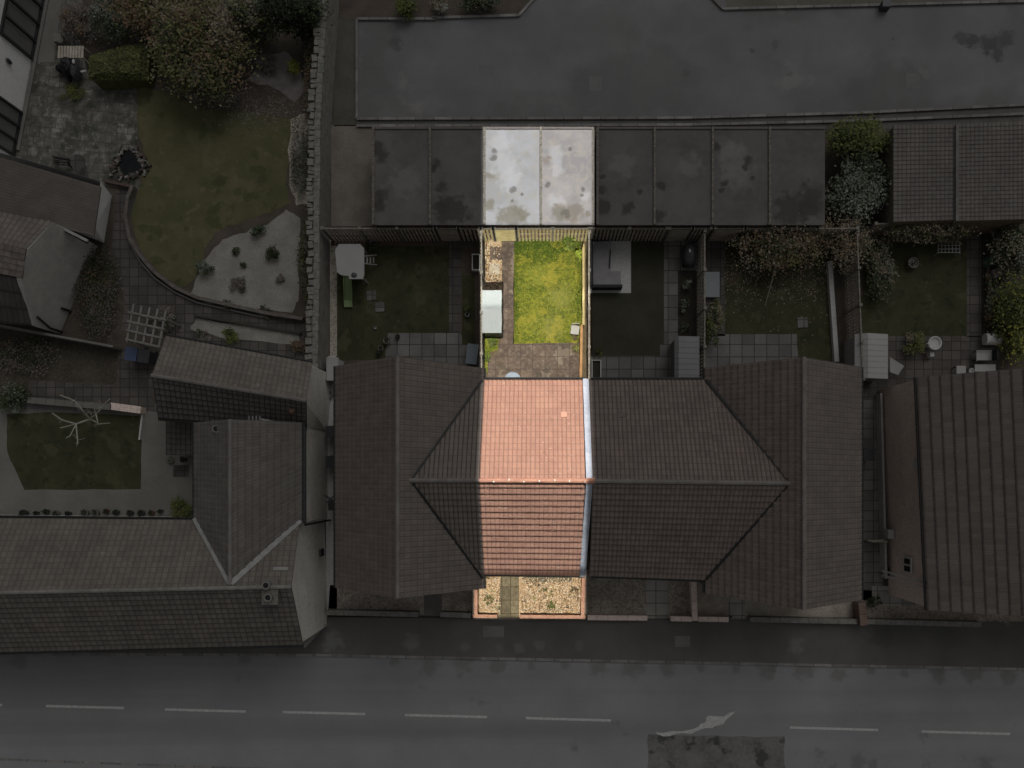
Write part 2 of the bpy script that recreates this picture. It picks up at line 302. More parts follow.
    def build(s, name, mats, parent=None, loc=None):
        me = bpy.data.meshes.new(name)
        org = Vector(parent['_org']) if parent is not None and '_org' in parent else (Vector(loc) if loc is not None else Vector((0, 0, 0)))
        me.from_pydata([v-org for v in s.v], [], s.f)
        if not isinstance(mats, (list, tuple)): mats = [mats]
        for m in mats: me.materials.append(m)
        me.polygons.foreach_set('material_index', s.m)
        uvl = me.uv_layers.new(name='UVMap'); fl = []
        for u in s.uv: fl += [u[0], u[1]]
        uvl.data.foreach_set('uv', fl); me.update()
        o = bpy.data.objects.new(name, me); COL.objects.link(o)
        if parent is not None: o.parent = parent; o['_org'] = list(org)
        else: o.location = org; o['_org'] = list(org)
        return o
def tag(o, label=None, cat=None, group=None, kind=None):
    if label: o['label'] = label
    if cat: o['category'] = cat
    if group: o['group'] = group
    if kind: o['kind'] = kind
    return o
def thing(name, label, cat, loc, group=None):
    o = bpy.data.objects.new(name, None); COL.objects.link(o); o.location = Vector(loc); o['_org'] = list(o.location)
    o.empty_display_size = .3
    return tag(o, label, cat, group)
def dup(root, loc, label, rz=None):
    def cp(o, par):
        c = o.copy(); COL.objects.link(c)
        if par is not None: c.parent = par
        for ch in [x for x in bpy.data.objects if x.parent == o]: cp(ch, c)
        return c
    r = cp(root, None); r.location = Vector(loc); r['label'] = label
    if rz is not None: r.rotation_euler = (0, 0, rz)
    return r
LAYER = [0.0]
def ground(name, pts, mat, z=None, h=.0, kind='structure'):
    """flat sheet outlined in photo pixels, turned into metres on the ground"""
    z = z if z is not None else .004
    q = [P(x, y, z) for x, y in pts]
    mb = MB()
    n = len(q); A = sum(q[i].x*q[(i+1) % n].y-q[(i+1) % n].x*q[i].y for i in range(n))
    if A < 0: q = q[::-1]
    mb.add(q, [tuple(range(n))])
    return tag(mb.build(name, mat), kind=kind)
def wob(pts, amp=1.0, sub=5, closed=True):
    out = []; n = len(pts)
    for i in range(n if closed else n-1):
        a = pts[i]; b = pts[(i+1) % n]
        for k in range(sub):
            t = k/sub; out.append((a[0]+(b[0]-a[0])*t+random.uniform(-amp, amp), a[1]+(b[1]-a[1])*t+random.uniform(-amp, amp)))
    return out
def rect(x0, y0, x1, y1): return [(x0, y0), (x1, y0), (x1, y1), (x0, y1)]

# ------------------------------------------------------------------ ground, roads, paths
mb = MB(); mb.add([(-400, -400, 0), (400, -400, 0), (400, 400, 0), (-400, 400, 0)], [(0, 1, 2, 3)]); tag(mb.build('ground', soil_m), kind='structure')
Z1, Z2, Z3, Z4 = .004, .008, .012, .016
ground('road', [(-400, 652), (320, 655), (1024, 669), (1500, 678), (1500, 1000), (-400, 1000)], road_m, Z1)
ground('pavement', [(-400, 644), (0, 646), (302, 645), (322, 617), (1500, 626), (1500, 676), (1024, 668), (320, 654), (-400, 651)], pave_m, .10)
mb = MB()
for a, b in (((-400, 651.5), (320, 655)), ((320, 655), (1024, 669)), ((1024, 669), (1500, 678))):
    mb.bar(P(a[0], a[1], .055), P(b[0], b[1], .055), .13, .11)
tag(mb.build('kerb', kerb_m), kind='structure')
ground('road_patch', wob([(648, 735), (784, 737), (786, 800), (648, 800)], .8, 10), patch_m, Z2)
for i, (x0, x1, y0, y1) in enumerate(((-75, 2, 703, 705), (46, 124, 706, 708), (165, 246, 709.5, 711.5), (283, 365, 712, 714), (405, 487, 715, 717), (526, 611, 718, 720.5), (790, 878, 727.5, 730), (922, 1010, 731.5, 734), (1055, 1140, 736, 738))):
    mb = MB(); mb.add([P(x0, y0-1.2, Z2), P(x0, y0+1.2, Z2), P(x1, y1+1.2, Z2), P(x1, y1-1.2, Z2)], [(0, 1, 2, 3)])
    tag(mb.build('lane_marking', paint_m), kind='structure')
ground('paint_spill', wob([(656, 733), (690, 730), (705, 722), (708, 716), (724, 716), (742, 707), (730, 718), (722, 725), (708, 728), (692, 733), (662, 736)], 1.0, 4), paint_m, Z3)
ground('bottom_kerb', [(-200, 757), (0, 758), (150, 764), (300, 769), (300, 771.5), (150, 766), (0, 760.5), (-200, 760)], kerb_m, Z2)
for pts in (rect(483, 626, 504, 637), rect(675, 636, 690, 647)): ground('pavement_cover', pts, conc_m, .104)
# service road behind the garages
ground('service_road', [(356, 20), (519, 17), (560, -30), (560, -200), (1500, -300), (1500, 100), (1024, 106), (860, 114), (684, 119), (356, 122)], srv_m, Z1)
mb = MB()
for a, b in (((357, 119), (684, 118)), ((684, 118), (860, 113)), ((860, 113), (1024, 105)), ((1024, 105), (1400, 90)), ((357, 19), (357, 119)), ((357, 19), (436, 19)), ((432, 18), (519, 15.5)), ((519, 15.5), (560, -30)), ((705, -10), (723, 9)), ((723, 9), (1024, 1.5)), ((1024, 1.5), (1400, -10)), ((357, 126), (684, 125)), ((684, 125), (860, 121)), ((860, 121), (1024, 114))):
    mb.bar(P(a[0], a[1], .06), P(b[0], b[1], .06), .12, .12)
tag(mb.build('service_kerb', kerb_m), kind='structure')
ground('service_strip', [(357, 121), (684, 120), (860, 115), (1024, 107), (1400, 92), (1400, 130), (357, 128)], M('strip_tar', (.085, .083, .078), (.06, .058, .055), .8, (.12, .12, .11), 14, .4), Z2)
ground('verge_far', [(726, 7), (1024, -1), (1300, -8), (1300, -150), (726, -150)], M('verge_soil', (.10, .095, .075), (.075, .07, .055), .7, (.13, .12, .10), 14, .5), Z2)
ground('service_cover', rect(589, 76, 602, 91), M('cover_grey', (.125, .125, .125), (.11, .11, .11), 2), Z2)
ground('service_cover', rect(479, 65, 493, 76), MATS['cover_grey'], Z2)
ground('service_cover', rect(906, 73, 920, 88), MATS['cover_grey'], Z2)

# left garden with lawn, gravel bed and patio
ground('mottled_patio', wob([(48, -20), (84, -20), (80, 40), (88, 76), (140, 82), (137, 130), (140, 190), (105, 186), (12, 158), (30, 95)], .6, 5), mott_m, Z1)
ground('concrete_path', [(48, -20), (64, -20), (54, 62), (38, 62)], conc_m, Z2)
ground('large_lawn', wob([(137, 85), (175, 95), (205, 108), (245, 112), (292, 118), (290, 150), (286, 185), (290, 202), (272, 212), (240, 222), (215, 232), (205, 250), (196, 280), (182, 288), (158, 274), (140, 250), (131, 220), (139, 190), (146, 160), (138, 130)], 1.2, 4), lawn_m, .006)
ground('gravel_bed', wob([(287, 210), (300, 218), (300, 240), (298, 300), (292, 312), (240, 308), (208, 304), (190, 296), (196, 278), (208, 256), (222, 240), (245, 232), (268, 224)], 1, 4), gravel_m, Z3)
ground('gravel_bed', wob([(245, 80), (275, 88), (296, 102), (304, 88), (300, 66), (285, 50), (268, 55), (258, 68)], 1.5, 4), M('mauve_gravel', (.20, .18, .17), (.14, .13, .125), 1.5, (.06, .055, .05), 20, .5), Z3)
ground('gravel_bed', wob([(290, 120), (312, 110), (318, 190), (316, 205), (296, 205), (288, 180)], 1.5, 4), gravb_m, Z2)
ground('terrace_path', wob([(128, 190), (126, 220), (136, 252), (152, 276), (180, 295), (220, 310), (318, 322), (318, 300), (318, 352), (300, 360), (225, 345), (158, 335), (118, 330), (112, 250), (116, 190)], .5, 3), slabd_m, Z1)
ground('gravel_bed', wob([(196, 318), (300, 334), (300, 345), (225, 338), (190, 330)], 1, 4), gravel_m, Z2)
ground('scrub_bed', wob([(93, 245), (112, 248), (116, 270), (124, 300), (120, 345), (62, 330), (68, 300)], 1.5, 4), soil_m, Z2)
ground('mossy_yard', wob([(-60, 322), (0, 322), (118, 349), (116, 384), (30, 380), (24, 400), (-60, 402)], .8, 5), moss_m, Z1)
ground('paved_strip', [(28, 380), (118, 386), (118, 348), (160, 352), (152, 398), (158, 412), (34, 402)], slabd_m, Z2)
ground('small_garden_path', [(-60, 400), (158, 404), (196, 425), (196, 518), (-60, 520)], conc_m, Z1)
ground('small_lawn', wob([(7, 414), (60, 412), (142, 416), (141, 489), (24, 490), (7, 452)], .5, 5), lawnd_m, Z2)
ground('door_mat', rect(173, 465, 189, 477), slabd_m, Z2)

# gardens of the terrace
ground('gravel_plot', rect(331, 125, 372, 226), M('plot_gravel', (.19, .17, .145), (.145, .13, .11), 1.2, (.07, .065, .055), 20, .6, bump=1), Z1)
ground('side_strip', rect(334, 18, 356, 126), M('strip_ground', (.075, .072, .062), (.055, .052, .045), 1, (.1, .1, .09), 12, .4), Z1)
ground('alley_floor', rect(326, 356, 337, 614), concl_m, Z1)
ground('play_lawn', rect(336, 243, 450, 360), lawnd_m, Z1)
ground('garden_path', [(449, 240), (461, 240), (461, 333), (449, 333)], slabd_m, Z2)
ground('garden_bed', rect(461, 240, 484, 335), soil_m, Z2)
ground('garden_bed', rect(462, 275, 475, 345), lawnd_m, Z3)
ground('garden_bed', rect(330, 240, 337, 356), gravb_m, Z2)
ground('back_bed', rect(331, 236, 448, 246), M('bed_bark', (.085, .062, .052), (.065, .05, .042), 2), Z3)
ground('patio', [(388, 333), (464, 333), (464, 345), (480, 345), (480, 400), (380, 400)], slab_m, Z2)
mb = MB()
for x, y in ((371.5, 295.5), (380, 307)): mb.box(P(x, y, .02), (.46, .46, .04), .1)
ob = mb
for i, (x, y) in enumerate(((371.5, 295.5), (380, 307))):
    tag(MB().box(P(x, y, .03), (.46, .46, .05), .08).build('stepping_stone', slab_m), 'square pale stepping stone in lawn %s' % ('nearer the green slide' if i == 0 else 'nearer the patio pots'), 'stepping stone', 'stepping stones in play lawn')
tag(MB().box(P(802.5, 322.5, .03), (.5, .5, .05), .05).build('stepping_stone', slab_m), 'square pale slab lying alone in lawn below the russet bush', 'stepping stone')
# lit garden
ground('lit_soil', rect(482, 236, 592, 384), M('dark_loam', (.09, .065, .04), (.055, .045, .025), 2, (.16, .12, .07), 12, .5), Z1)
ground('lit_gravel', wob([(485, 237), (502, 237), (502, 292), (484, 292)], .3, 5), gravl_m, Z2)
ground('lit_green_bed', wob([(484, 330), (499, 330), (498, 350), (490, 352), (488, 372), (483, 372)], .4, 4), lawnl_m, Z2)
ground('lit_path', [(502.5, 237), (514, 237), (514, 344), (501, 352), (501, 330)], slabb_m, Z3)
ground('lit_lawn', wob([(514, 237), (576, 237), (582, 252), (582, 330), (577, 343), (513.5, 343.5)], .45, 8), lawnl_m, Z3)
ground('lit_patio', wob([(499, 344), (571, 343), (572, 352), (581, 356), (580, 400), (487, 400), (488, 358), (498, 355)], .25, 5), slabb_m, Z4)
ground('paver', wob(rect(491, 238, 501, 245), .3, 3), M('cream_slab', (.33, .25, .16), (.28, .2, .13), 3), Z3)
ground('paver', wob(rect(489, 263, 500, 274), .5, 3), M('pale_slab', (.36, .33, .27), (.24, .2, .15), 3), Z3)
ground('paver', wob(rect(490, 247, 502, 260), .3, 3), slabb_m, Z3)
# next garden (turf)
ground('turf_lawn', rect(591, 240, 664, 356), turf_m, Z1)
ground('patio', rect(664, 236, 681, 385), slab_m, Z2)
ground('patio', rect(681, 236, 703, 271), slab_m, Z2)
ground('patio', [(590, 356), (660, 356), (660, 344), (664, 344), (664, 400), (590, 400)], slab_m, Z2)
ground('planting_bed', rect(678, 271, 697, 336), M('bed_soil', (.03, .027, .02), (.022, .02, .015), 2, (.06, .055, .045), 15, .5), Z3)
ground('seating_slab', rect(589, 241, 631, 293), concl_m, Z2)
# right wing garden
ground('garden_path', rect(707, 238, 725, 336), slabd_m, Z1)
ground('blossom_lawn', wob([(725, 242), (830, 242), (832, 362), (798, 362), (797, 334), (725, 334)], .4, 5), lawnd_m, Z2)
ground('patio', [(712, 334), (797, 334), (797, 346), (806, 346), (806, 380), (705, 380), (705, 352)], slab_m, Z1)
ground('side_bed', rect(835, 238, 845, 365), soil_m, Z1)
# far right garden
ground('far_lawn', wob([(868, 262), (880, 250), (900, 238), (967, 240), (967, 336), (862, 337), (858, 310)], .5, 5), lawnd_m, Z1)
ground('garden_path', rect(967, 236, 981, 337), slabd_m, Z2)
ground('patio', [(858, 336), (1000, 336), (1000, 385), (878, 400), (860, 400)], slabd_m, Z2)
ground('planting_bed', rect(981, 232, 1003, 334), MATS['bed_soil'], Z2)
ground('side_passage', rect(861, 378, 884, 600), M('passage_slabs', (.22, .21, .195), (.16, .15, .14), .9, (.1, .1, .09), 10, .4, brick=(.5, .5, (.06, .06, .055), .02, 0, 0.0)), Z1)
# fronts
ground('front_gravel', [(330, 585), (478, 585), (478, 616), (328, 614)], gravb_m, Z1)
ground('lit_front_gravel', [(474, 570), (586, 570), (584, 617), (474, 617)], gravl_m, Z2)
ground('front_path', [(501, 570), (519, 570), (519, 618), (498, 618)], M('olive_slabs', (.115, .10, .065), (.08, .07, .045), 2, (.23, .19, .12), 8, .5, brick=(.42, .65, (.05, .04, .02), .02, 0, 0.0)), Z3)
ground('front_path', [(525, 574), (572, 574), (572, 582), (525, 582)], MATS['olive_slabs'], Z3)
ground('front_gravel', rect(584, 570, 692, 618), gravb_m, Z1)
fp_m = M('pale_front_slabs', (.36, .34, .31), (.28, .265, .24), .8, (.2, .19, .17), 12, .4, brick=(.6, .6, (.1, .1, .09), .02, 0, 0.0))
ground('front_path', rect(646, 575, 668, 619), fp_m, Z2)
fp2_m = M('dark_front_slabs', (.14, .13, .12), (.11, .10, .09), 2)
ground('front_path', rect(424, 594, 442, 615), fp2_m, Z2)
ground('front_gravel', rect(692, 580, 862, 620), M('front_stones', (.42, .38, .32), (.31, .28, .235), 1.5, (.17, .15, .125), 14, .6, bump=1), Z1)
ground('front_path', rect(728, 597, 745, 621), fp_m, Z2)
ground('front_yard', [(862, 590), (1100, 600), (1100, 626), (862, 624)], gravb_m, Z1)
ground('front_path', rect(872, 586, 928, 606), fp_m, Z2)

# ------------------------------------------------------------------ houses
def window(root, c, wd, ht, axis, n, wallmat=None, frame=framew_m):
    """axis = unit along the wall, n = outward normal"""
    c = Vector(c); a = Vector(axis); n = Vector(n); up = Vector((0, 0, 1))
    mb = MB()
    for d, L, o in ((a, wd, up*ht/2), (a, wd, -up*ht/2)): mb.bar(c+o-d*L/2+n*.03, c+o+d*L/2+n*.03, .1, .08)
    for t in (-.5, 0, .5):
        q = c+a*t*(wd-.07)+n*.03; mb.box(q, (.07, .1, ht-.08) if abs(a.x) > abs(a.y) else (.1, .07, ht-.08), 0)
    f = mb.build('window', frame, root)
    g = MB(); g.add([c-a*wd/2-up*ht/2+n*.02, c+a*wd/2-up*ht/2+n*.02, c+a*wd/2+up*ht/2+n*.02, c-a*wd/2+up*ht/2+n*.02], [(0, 1, 2, 3)])
    g.build('pane', glass_m, f)
def door(root, c, axis, n, mat=frameb_m):
    c = Vector(c); a = Vector(axis); n = Vector(n)
    mb = MB(); mb.bar(c-a*.45+n*.03, c+a*.45+n*.03, .06, 2.0); d = mb.build('door', mat, root)
    MB().bar(c+a*.3+n*.07, c+a*.38+n*.07, .06, .03).build('handle', mort_m, d)
def ridge(root, a, b, mat, r=.09, mortar=False, seg=.42, z=.03):
    a = Vector(a)+Vector((0, 0, z)); b = Vector(b)+Vector((0, 0, z)); L = (b-a).length; n = max(1, int(L/seg)); mb = MB(); mds = []
    for i in range(n):
        p = a.lerp(b, i/n); q = a.lerp(b, (i+1.02)/n)
        mb.cyl(p, q, r*random.uniform(1.0, 1.04), r*.96, 8)
        if mortar: m2 = MB(); m2.blob(a.lerp(b, (i+.97)/n)+Vector((random.uniform(-.02, .02), random.uniform(-.05, .03), r*.75)), (.035, .06, .04), n=6, m=4); mds.append(m2)
    o = mb.build('ridge', mat, root)
    for m2 in mds: m2.build('mortar', mort_m, o)

def gable(root, A, B, C, D, R0, R1, tmat, wmat, name='roof', inset=.28, tw=.22, ch=.31, amp=.022, step=.035, rmat=None, gut=True, wall=True, tm2=None):
    """eave A-B on one side, C-D on the other (A, C by R0); R0-R1 the ridge"""
    A, B, C, D, R0, R1 = map(Vector, (A, B, C, D, R0, R1))
    mb = MB(); mb.tiles(A, B, R1, R0, tw, ch, amp, step); mb.tiles(C, D, R1, R0, tw, ch, amp, step, 1 if tm2 else 0)
    rf = mb.build(name, [tmat, tm2] if tm2 else tmat, root)
    if wall:
        d = (R1-R0); d.z = 0; d.normalize(); mb = MB(); tops = []
        for e, r, sg in ((A, R0, 1), (C, R0, 1), (B, R1, -1), (D, R1, -1)):
            t = inset/((Vector((r.x, r.y, 0))-Vector((e.x, e.y, 0))).length+1e-6)
            tops.append(e.lerp(r, t)+d*sg*.1-Vector((0, 0, .10)))
        a, c, b, dd = tops; r0 = R0+d*.1-Vector((0, 0, .1)); r1 = R1-d*.1-Vector((0, 0, .1))
        g = lambda v: Vector((v.x, v.y, 0))
        vs = [g(a), g(b), g(dd), g(c), a, b, dd, c, r0, r1]
        mb.add(vs, [(0, 1, 5, 4), (1, 2, 6, 9, 5), (2, 3, 7, 6), (3, 0, 4, 8, 7)])
        mb.build('wall', wmat, root)
    if gut:
        mb = MB(); dn = Vector((0, 0, -.07))
        out = lambda e, r: (Vector((e.x-r.x, e.y-r.y, 0)).normalized()*.07)
        mb.cyl(A+dn+out(A, R0), B+dn+out(B, R1), .06, n=8); mb.build('gutter', gut_m, root); mb = MB(); mb.cyl(C+dn+out(C, R0), D+dn+out(D, R1), .06, n=8); mb.build('gutter', gut_m, root)
    ridge(root, R0, R1, rmat or ridge_m)
    return rf
ZE = 5.0; ZC = 7.6; ZW = 8.0
def E(px, py, z=ZE): return P(px, py, z)
# left wing house: a cross gable with a stub of the terrace roof
h1 = thing('terraced_house', 'end terraced house with wide grey-brown cross gable beside the alley, left of the bright house', 'house', P(400, 480))
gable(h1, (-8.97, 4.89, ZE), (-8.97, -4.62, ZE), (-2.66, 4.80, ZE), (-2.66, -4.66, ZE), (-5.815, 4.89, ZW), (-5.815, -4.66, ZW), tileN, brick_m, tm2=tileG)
def center(root, x0, x1, tm, tag_='roof', rm=ridge_m, eN=4.29, mort=False, gut=(None, None), wall=True, x1s=None, amp=.03):
    rY = lambda x: -.02-.012*max(0, x)
    sY = lambda x: -4.03-.035*max(0, x)
    xs = x1 if x1s is None else x1s
    mb = MB()
    mb.tiles((x0, eN, ZE), (x1, eN, ZE), (x1, rY(x1), ZC), (x0, rY(x0), ZC), .185, .29, amp, .012)
    mb.tiles((x0, sY(x0), ZE), (xs, sY(x1), ZE), (x1, rY(x1), ZC), (x0, rY(x0), ZC), .185, .29, amp*.5, .046)
    mb.build(tag_, tm, root)
    ridge(root, (x0, rY(x0), ZC), (x1, rY(x1), ZC), rm, .10, mort, .56, .0)
    g0, g1 = gut
    if g0 is not None:
        mb = MB(); mb.cyl((g0, eN+.07, ZE-.06), (g1, eN+.07, ZE-.06), .06, n=8); mb.build('gutter', gut_m, root); mb = MB(); mb.cyl((g0, sY(g0)-.05, ZE-.06), (g1, sY(g1)-.05, ZE-.06), .06, n=8); mb.build('gutter', gut_m, root)
    if wall:
        a, b = g0, g1; yn = eN-.3; ys = -3.9; z = ZE-.05; mb = MB()
        mb.add([(a, ys, 0), (b, ys, 0), (b, yn, 0), (a, yn, 0), (a, ys, z), (b, ys, z), (b, yn, z), (a, yn, z)], [(0, 1, 5, 4), (1, 2, 6, 5), (2, 3, 7, 6), (3, 0, 4, 7)])
        mb.build('wall', brick_m, root)
        m = (a+b)/2
        for xx in (a+(b-a)*.28, a+(b-a)*.72):
            for zz in (1.5, 3.9):
                if not (xx > m and zz < 2): window(root, (xx, ys, zz), 1.2, 1.1, (1, 0, 0), (0, -1, 0))
                window(root, (xx, yn, zz), 1.2, 1.1, (-1, 0, 0), (0, 1, 0))
        door(root, (a+(b-a)*.72, ys, 1.05), (1, 0, 0), (0, -1, 0))
center(h1, -5.42, -2.64, tileG, 'terrace_roof', wall=False)
def lead(root, a, b, wd=.10, mat=lead_m, name='valley', bend=None, z=.07):
    mb = MB(); pts = [Vector(a)]+([Vector(bend)] if bend else [])+[Vector(b)]
    for p, q in zip(pts, pts[1:]): mb.bar(p+Vector((0, 0, z)), q+Vector((0, 0, z)), wd, .05)
    mb.build(name, mat, root)
VL = (-5.34, -.02, 7.56)
lead(h1, VL, (-2.68, 4.3, 5.02)); lead(h1, VL, (-2.68, -4.2, 5.02))
window(h1, (-5.8, -4.57, 3.9), 1.5, 1.1, (1, 0, 0), (0, -1, 0)); window(h1, (-6.6, -4.57, 1.5), 1.5, 1.1, (1, 0, 0), (0, -1, 0)); door(h1, (-4.2, -4.57, 1.05), (1, 0, 0), (0, -1, 0))
window(h1, (-5.8, 4.8, 3.9), 1.5, 1.1, (-1, 0, 0), (0, 1, 0))
h2 = thing('terraced_house', 'brightly lit middle house with orange terracotta tiled roof and pale blue-white party wall capping', 'house', P(535, 480))
center(h2, -2.62, 1.60, tileL, rm=ridgel_m, mort=True, gut=(-2.6, 1.72), x1s=1.5)
mb = MB()
for side, (ye, xe) in ((1, (4.32, 1.74)), (-1, (-4.13, 1.60))):
    y0 = -.04+.10*side; dz = (ZC-ZE)/(ye+.02)
    mb.bar((1.76, y0, ZC+.05), (xe, ye, ZE+.1), .25, .07)
    mb.bar((1.66, y0, ZC+.11), (xe-.1, ye, ZE+.16), .04, .05); mb.bar((1.87, y0, ZC+.10), (xe+.11, ye, ZE+.15), .04, .05)
mb.build('party_wall_capping', capw_m, h2)
MB().cyl((1.6, -.04, ZC+.06), (1.98, -.04, ZC+.06), .13, n=8).build('ridge_cap', ridgel_m, h2)
def vent(root, px, py, m):
    z = 5.0+(4.29-((CY-py)*K*36.2))*2.4/4.3
    p = P(px, py, z+.08); mb = MB(); mb.box(p, (.24, .26, .1), 0, tilt=(-radians(29), 0)); mb.box(p+Vector((0, -.14, -.03)), (.30, .03, .08)); mb.build('tile_vent', m, root)
vent(h2, 564, 415, M('vent_terracotta', (.36, .2, .14), (.3, .17, .12), 3))
h3 = thing('terraced_house', 'middle terraced house with plain brown roof right of the pale party wall capping', 'house', P(645, 480))
center(h3, 1.9, 6.87, tileN, gut=(1.95, 6.75), x1s=1.9+4.97)
vent(h3, 622, 415, M('vent_brown', (.12, .1, .09), (.09, .08, .07), 3))
h4 = thing('terraced_house', 'end terraced house with brown and grey cross gable on the right of the terrace', 'house', P(785, 480))
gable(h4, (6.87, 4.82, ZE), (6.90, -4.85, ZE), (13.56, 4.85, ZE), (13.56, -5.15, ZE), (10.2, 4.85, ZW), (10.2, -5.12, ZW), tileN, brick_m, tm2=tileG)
center(h4, 6.87, 9.76, tileG if False else tileN, 'terrace_roof', wall=False)
VR = (9.78, -.14, 7.56)
lead(h4, VR, (6.9, 4.3, 5.05)); lead(h4, VR, (6.9, -4.25, 5.05))
window(h4, (10.2, -5.03, 3.9), 1.5, 1.1, (1, 0, 0), (0, -1, 0)); window(h4, (11.2, -5.03, 1.5), 1.5, 1.1, (1, 0, 0), (0, -1, 0)); door(h4, (8.4, -4.98, 1.05), (1, 0, 0), (0, -1, 0))
window(h4, (10.2, 4.75, 3.9), 1.5, 1.1, (-1, 0, 0), (0, 1, 0))

# stone house at lower left
h5 = thing('stone_house', 'long old house with mossy slate roof and pale rendered gable beside the road', 'house', P(150, 590))
ze, zr = 4.6, 6.6
gable(h5, (-30, -1.60, ze), (-10.65, -1.78, ze), (-30, -7.62, ze), (-10.50, -7.14, ze), (-30, -4.78, zr), (-10.42, -4.38, zr), tileS, wallr_m, inset=.06, tw=.26, ch=.28, amp=.012, step=.03, rmat=M('ridge_stone', (.19, .18, .165), (.13, .125, .11), 3), tm2=M('slates_shade_tinted', (.125, .112, .10), (.10, .09, .08), .9, (.14, .13, .12), 9, .4, tile=(dk, .4, .6, .4), bump=.4, stain=[((.19, .18, .165), 2.2, .7, .7)]))  # road-side slope takes a darker slate copy, shade put into its colour
gable(h5, (-15.2, 2.5, ze), (-15.2, -4.0, ze), (-10.55, 2.5, ze), (-10.55, -1.9, ze), (-12.95, 2.5, zr-.08), (-12.95, -4.3, zr-.08), tileP, wallr_m, 'wing_roof', inset=.05, tw=.24, ch=.3, tm2=tileP)
pale_lead = M('pale_lead', (.24, .24, .235), (.19, .19, .185), 3, bump=0)
lead(h5, (-12.98, -4.25, zr-.1), (-15.2, -1.66, ze), .16, pale_lead, z=.08); lead(h5, (-12.9, -4.25, zr-.1), (-10.6, -1.75, ze), .22, pale_lead, z=.08)
def pots(root, c, offs, base, h=.35, bm=None):
    mb = MB(); mb.box(Vector(c)+Vector((0, 0, base[2]/2)), (base[0], base[1], base[2]), base[3]); 
    mb.box(Vector(c)+Vector((0, 0, base[2]+.03)), (base[0]+.12, base[1]+.12, .06), base[3])
    st = mb.build('chimney', bm or stone_m, root)
    for ox, oy in offs:
        q = Vector(c)+Vector((ox, oy, base[2]+.06)); m = MB()
        m.lathe(q, [(.13, 0), (.155, h*.8), (.17, h), (.12, h), (.11, .05), (0, .05)], 14); m.build('chimney_pot', pot_m, st)
        m2 = MB(); m2.lathe(q, [(.115, h-.03), (0, h-.03)], 12); m2.build('flue', black_m, st)
pots(h5, P(273, 590, 6.2), [(-.06, .28), (.02, -.22)], (.55, 1.0, .35, 0), bm=M('chimney_stone', (.13, .12, .105), (.1, .09, .08), 5, (.2, .19, .17), 12, .5))
mb = MB(); mb.box(P(281, 568.5, 6.1), (.62, .14, .1)); mb.build('flashing', pale_lead, h5); mb = MB(); mb.box(P(281, 597.5, 6.1), (.62, .14, .1)); mb.build('flashing', pale_lead, h5)
for y, zz in ((.8, 3.3), (-4.5, 4.2)): pass
window(h5, (-10.5, -3.4, 1.6), .35, .5, (0, 1, 0), (1, 0, 0), frame=frameb_m)
mb = MB(); mb.cyl((-10.45, 2.3, ze-.1), (-10.45, -1.9, ze-.1), .07, n=8); mb.cyl((-10.44, -1.95, ze-.1), (-10.44, -1.95, .1), .05, n=8); mb.build('side_gutter', gut_m, h5)
# cottage roof, rotated
h6 = thing('cottage', 'small cottage with a skewed pitched roof and twin round chimney pots', 'house', P(230, 380))
gable(h6, (-16.72, 6.33, 4), (-10.27, 5.14, 4), (-17.05, 2.75, 4), (-10.50, 2.28, 4), (-16.6, 4.42, 5.6), (-10.08, 3.35, 5.6), tileS, wallr_m, inset=.05, tw=.23, ch=.33, tm2=M('tiles_cottage', (.105, .095, .088), (.085, .078, .072), 1.2, (.15, .145, .135), 10, .3, tile=(dk, .85, .8, .45), bump=.2))
pots(h6, P(229, 430, 5.0), [(-.22, 0), (.22, -.03)], (1.0, .55, .5, -.08))
mb = MB(); mb.prism([P(x, y, 4.7)[:2] for x, y in ((222, 432), (240, 424), (258, 429), (250, 440), (228, 438))], 4.5, 4.95); mb.build('chimney_flashing', M('stained_lead', (.16, .16, .15), (.11, .11, .1), 5, (.24, .24, .23), 9, .5), h6)
mb = MB(); mb.bar(P(260, 419, 4.75), P(297, 427, 4.6), .09, .06); 
for i in range(4): mb.bar(P(249+i*3.6, 416, 4.95), P(249.4+i*3.6, 422, 4.8), .05, .05)
mb.build('gutter_flashing', pale_lead, h6)
MB().lathe(P(293.5, 411, 4.75), [(.14, 0), (.12, .3), (.06, .34), (0, .34)], 10).build('roof_vent', terra_m, h6)
# dark lean-to next to the cottage
lt = thing('lean_to', 'small dark slated lean-to between cottage and pale paving', 'lean-to', P(180, 440))
mb = MB(); mb.tiles(P(166, 455, 2.2), P(195, 455, 2.2), P(195, 424, 2.7), P(166, 421, 2.7), .22, .28, .012, .03); mb.build('roof', tileD, lt)
mb = MB(); q = [P(167, 454, 2.2), P(195, 454, 2.2), P(195, 424, 2.2), P(167, 422, 2.2)]; mb.prism([(v.x, v.y) for v in q], 0, 2.1); mb.build('wall', wallr_m, lt)
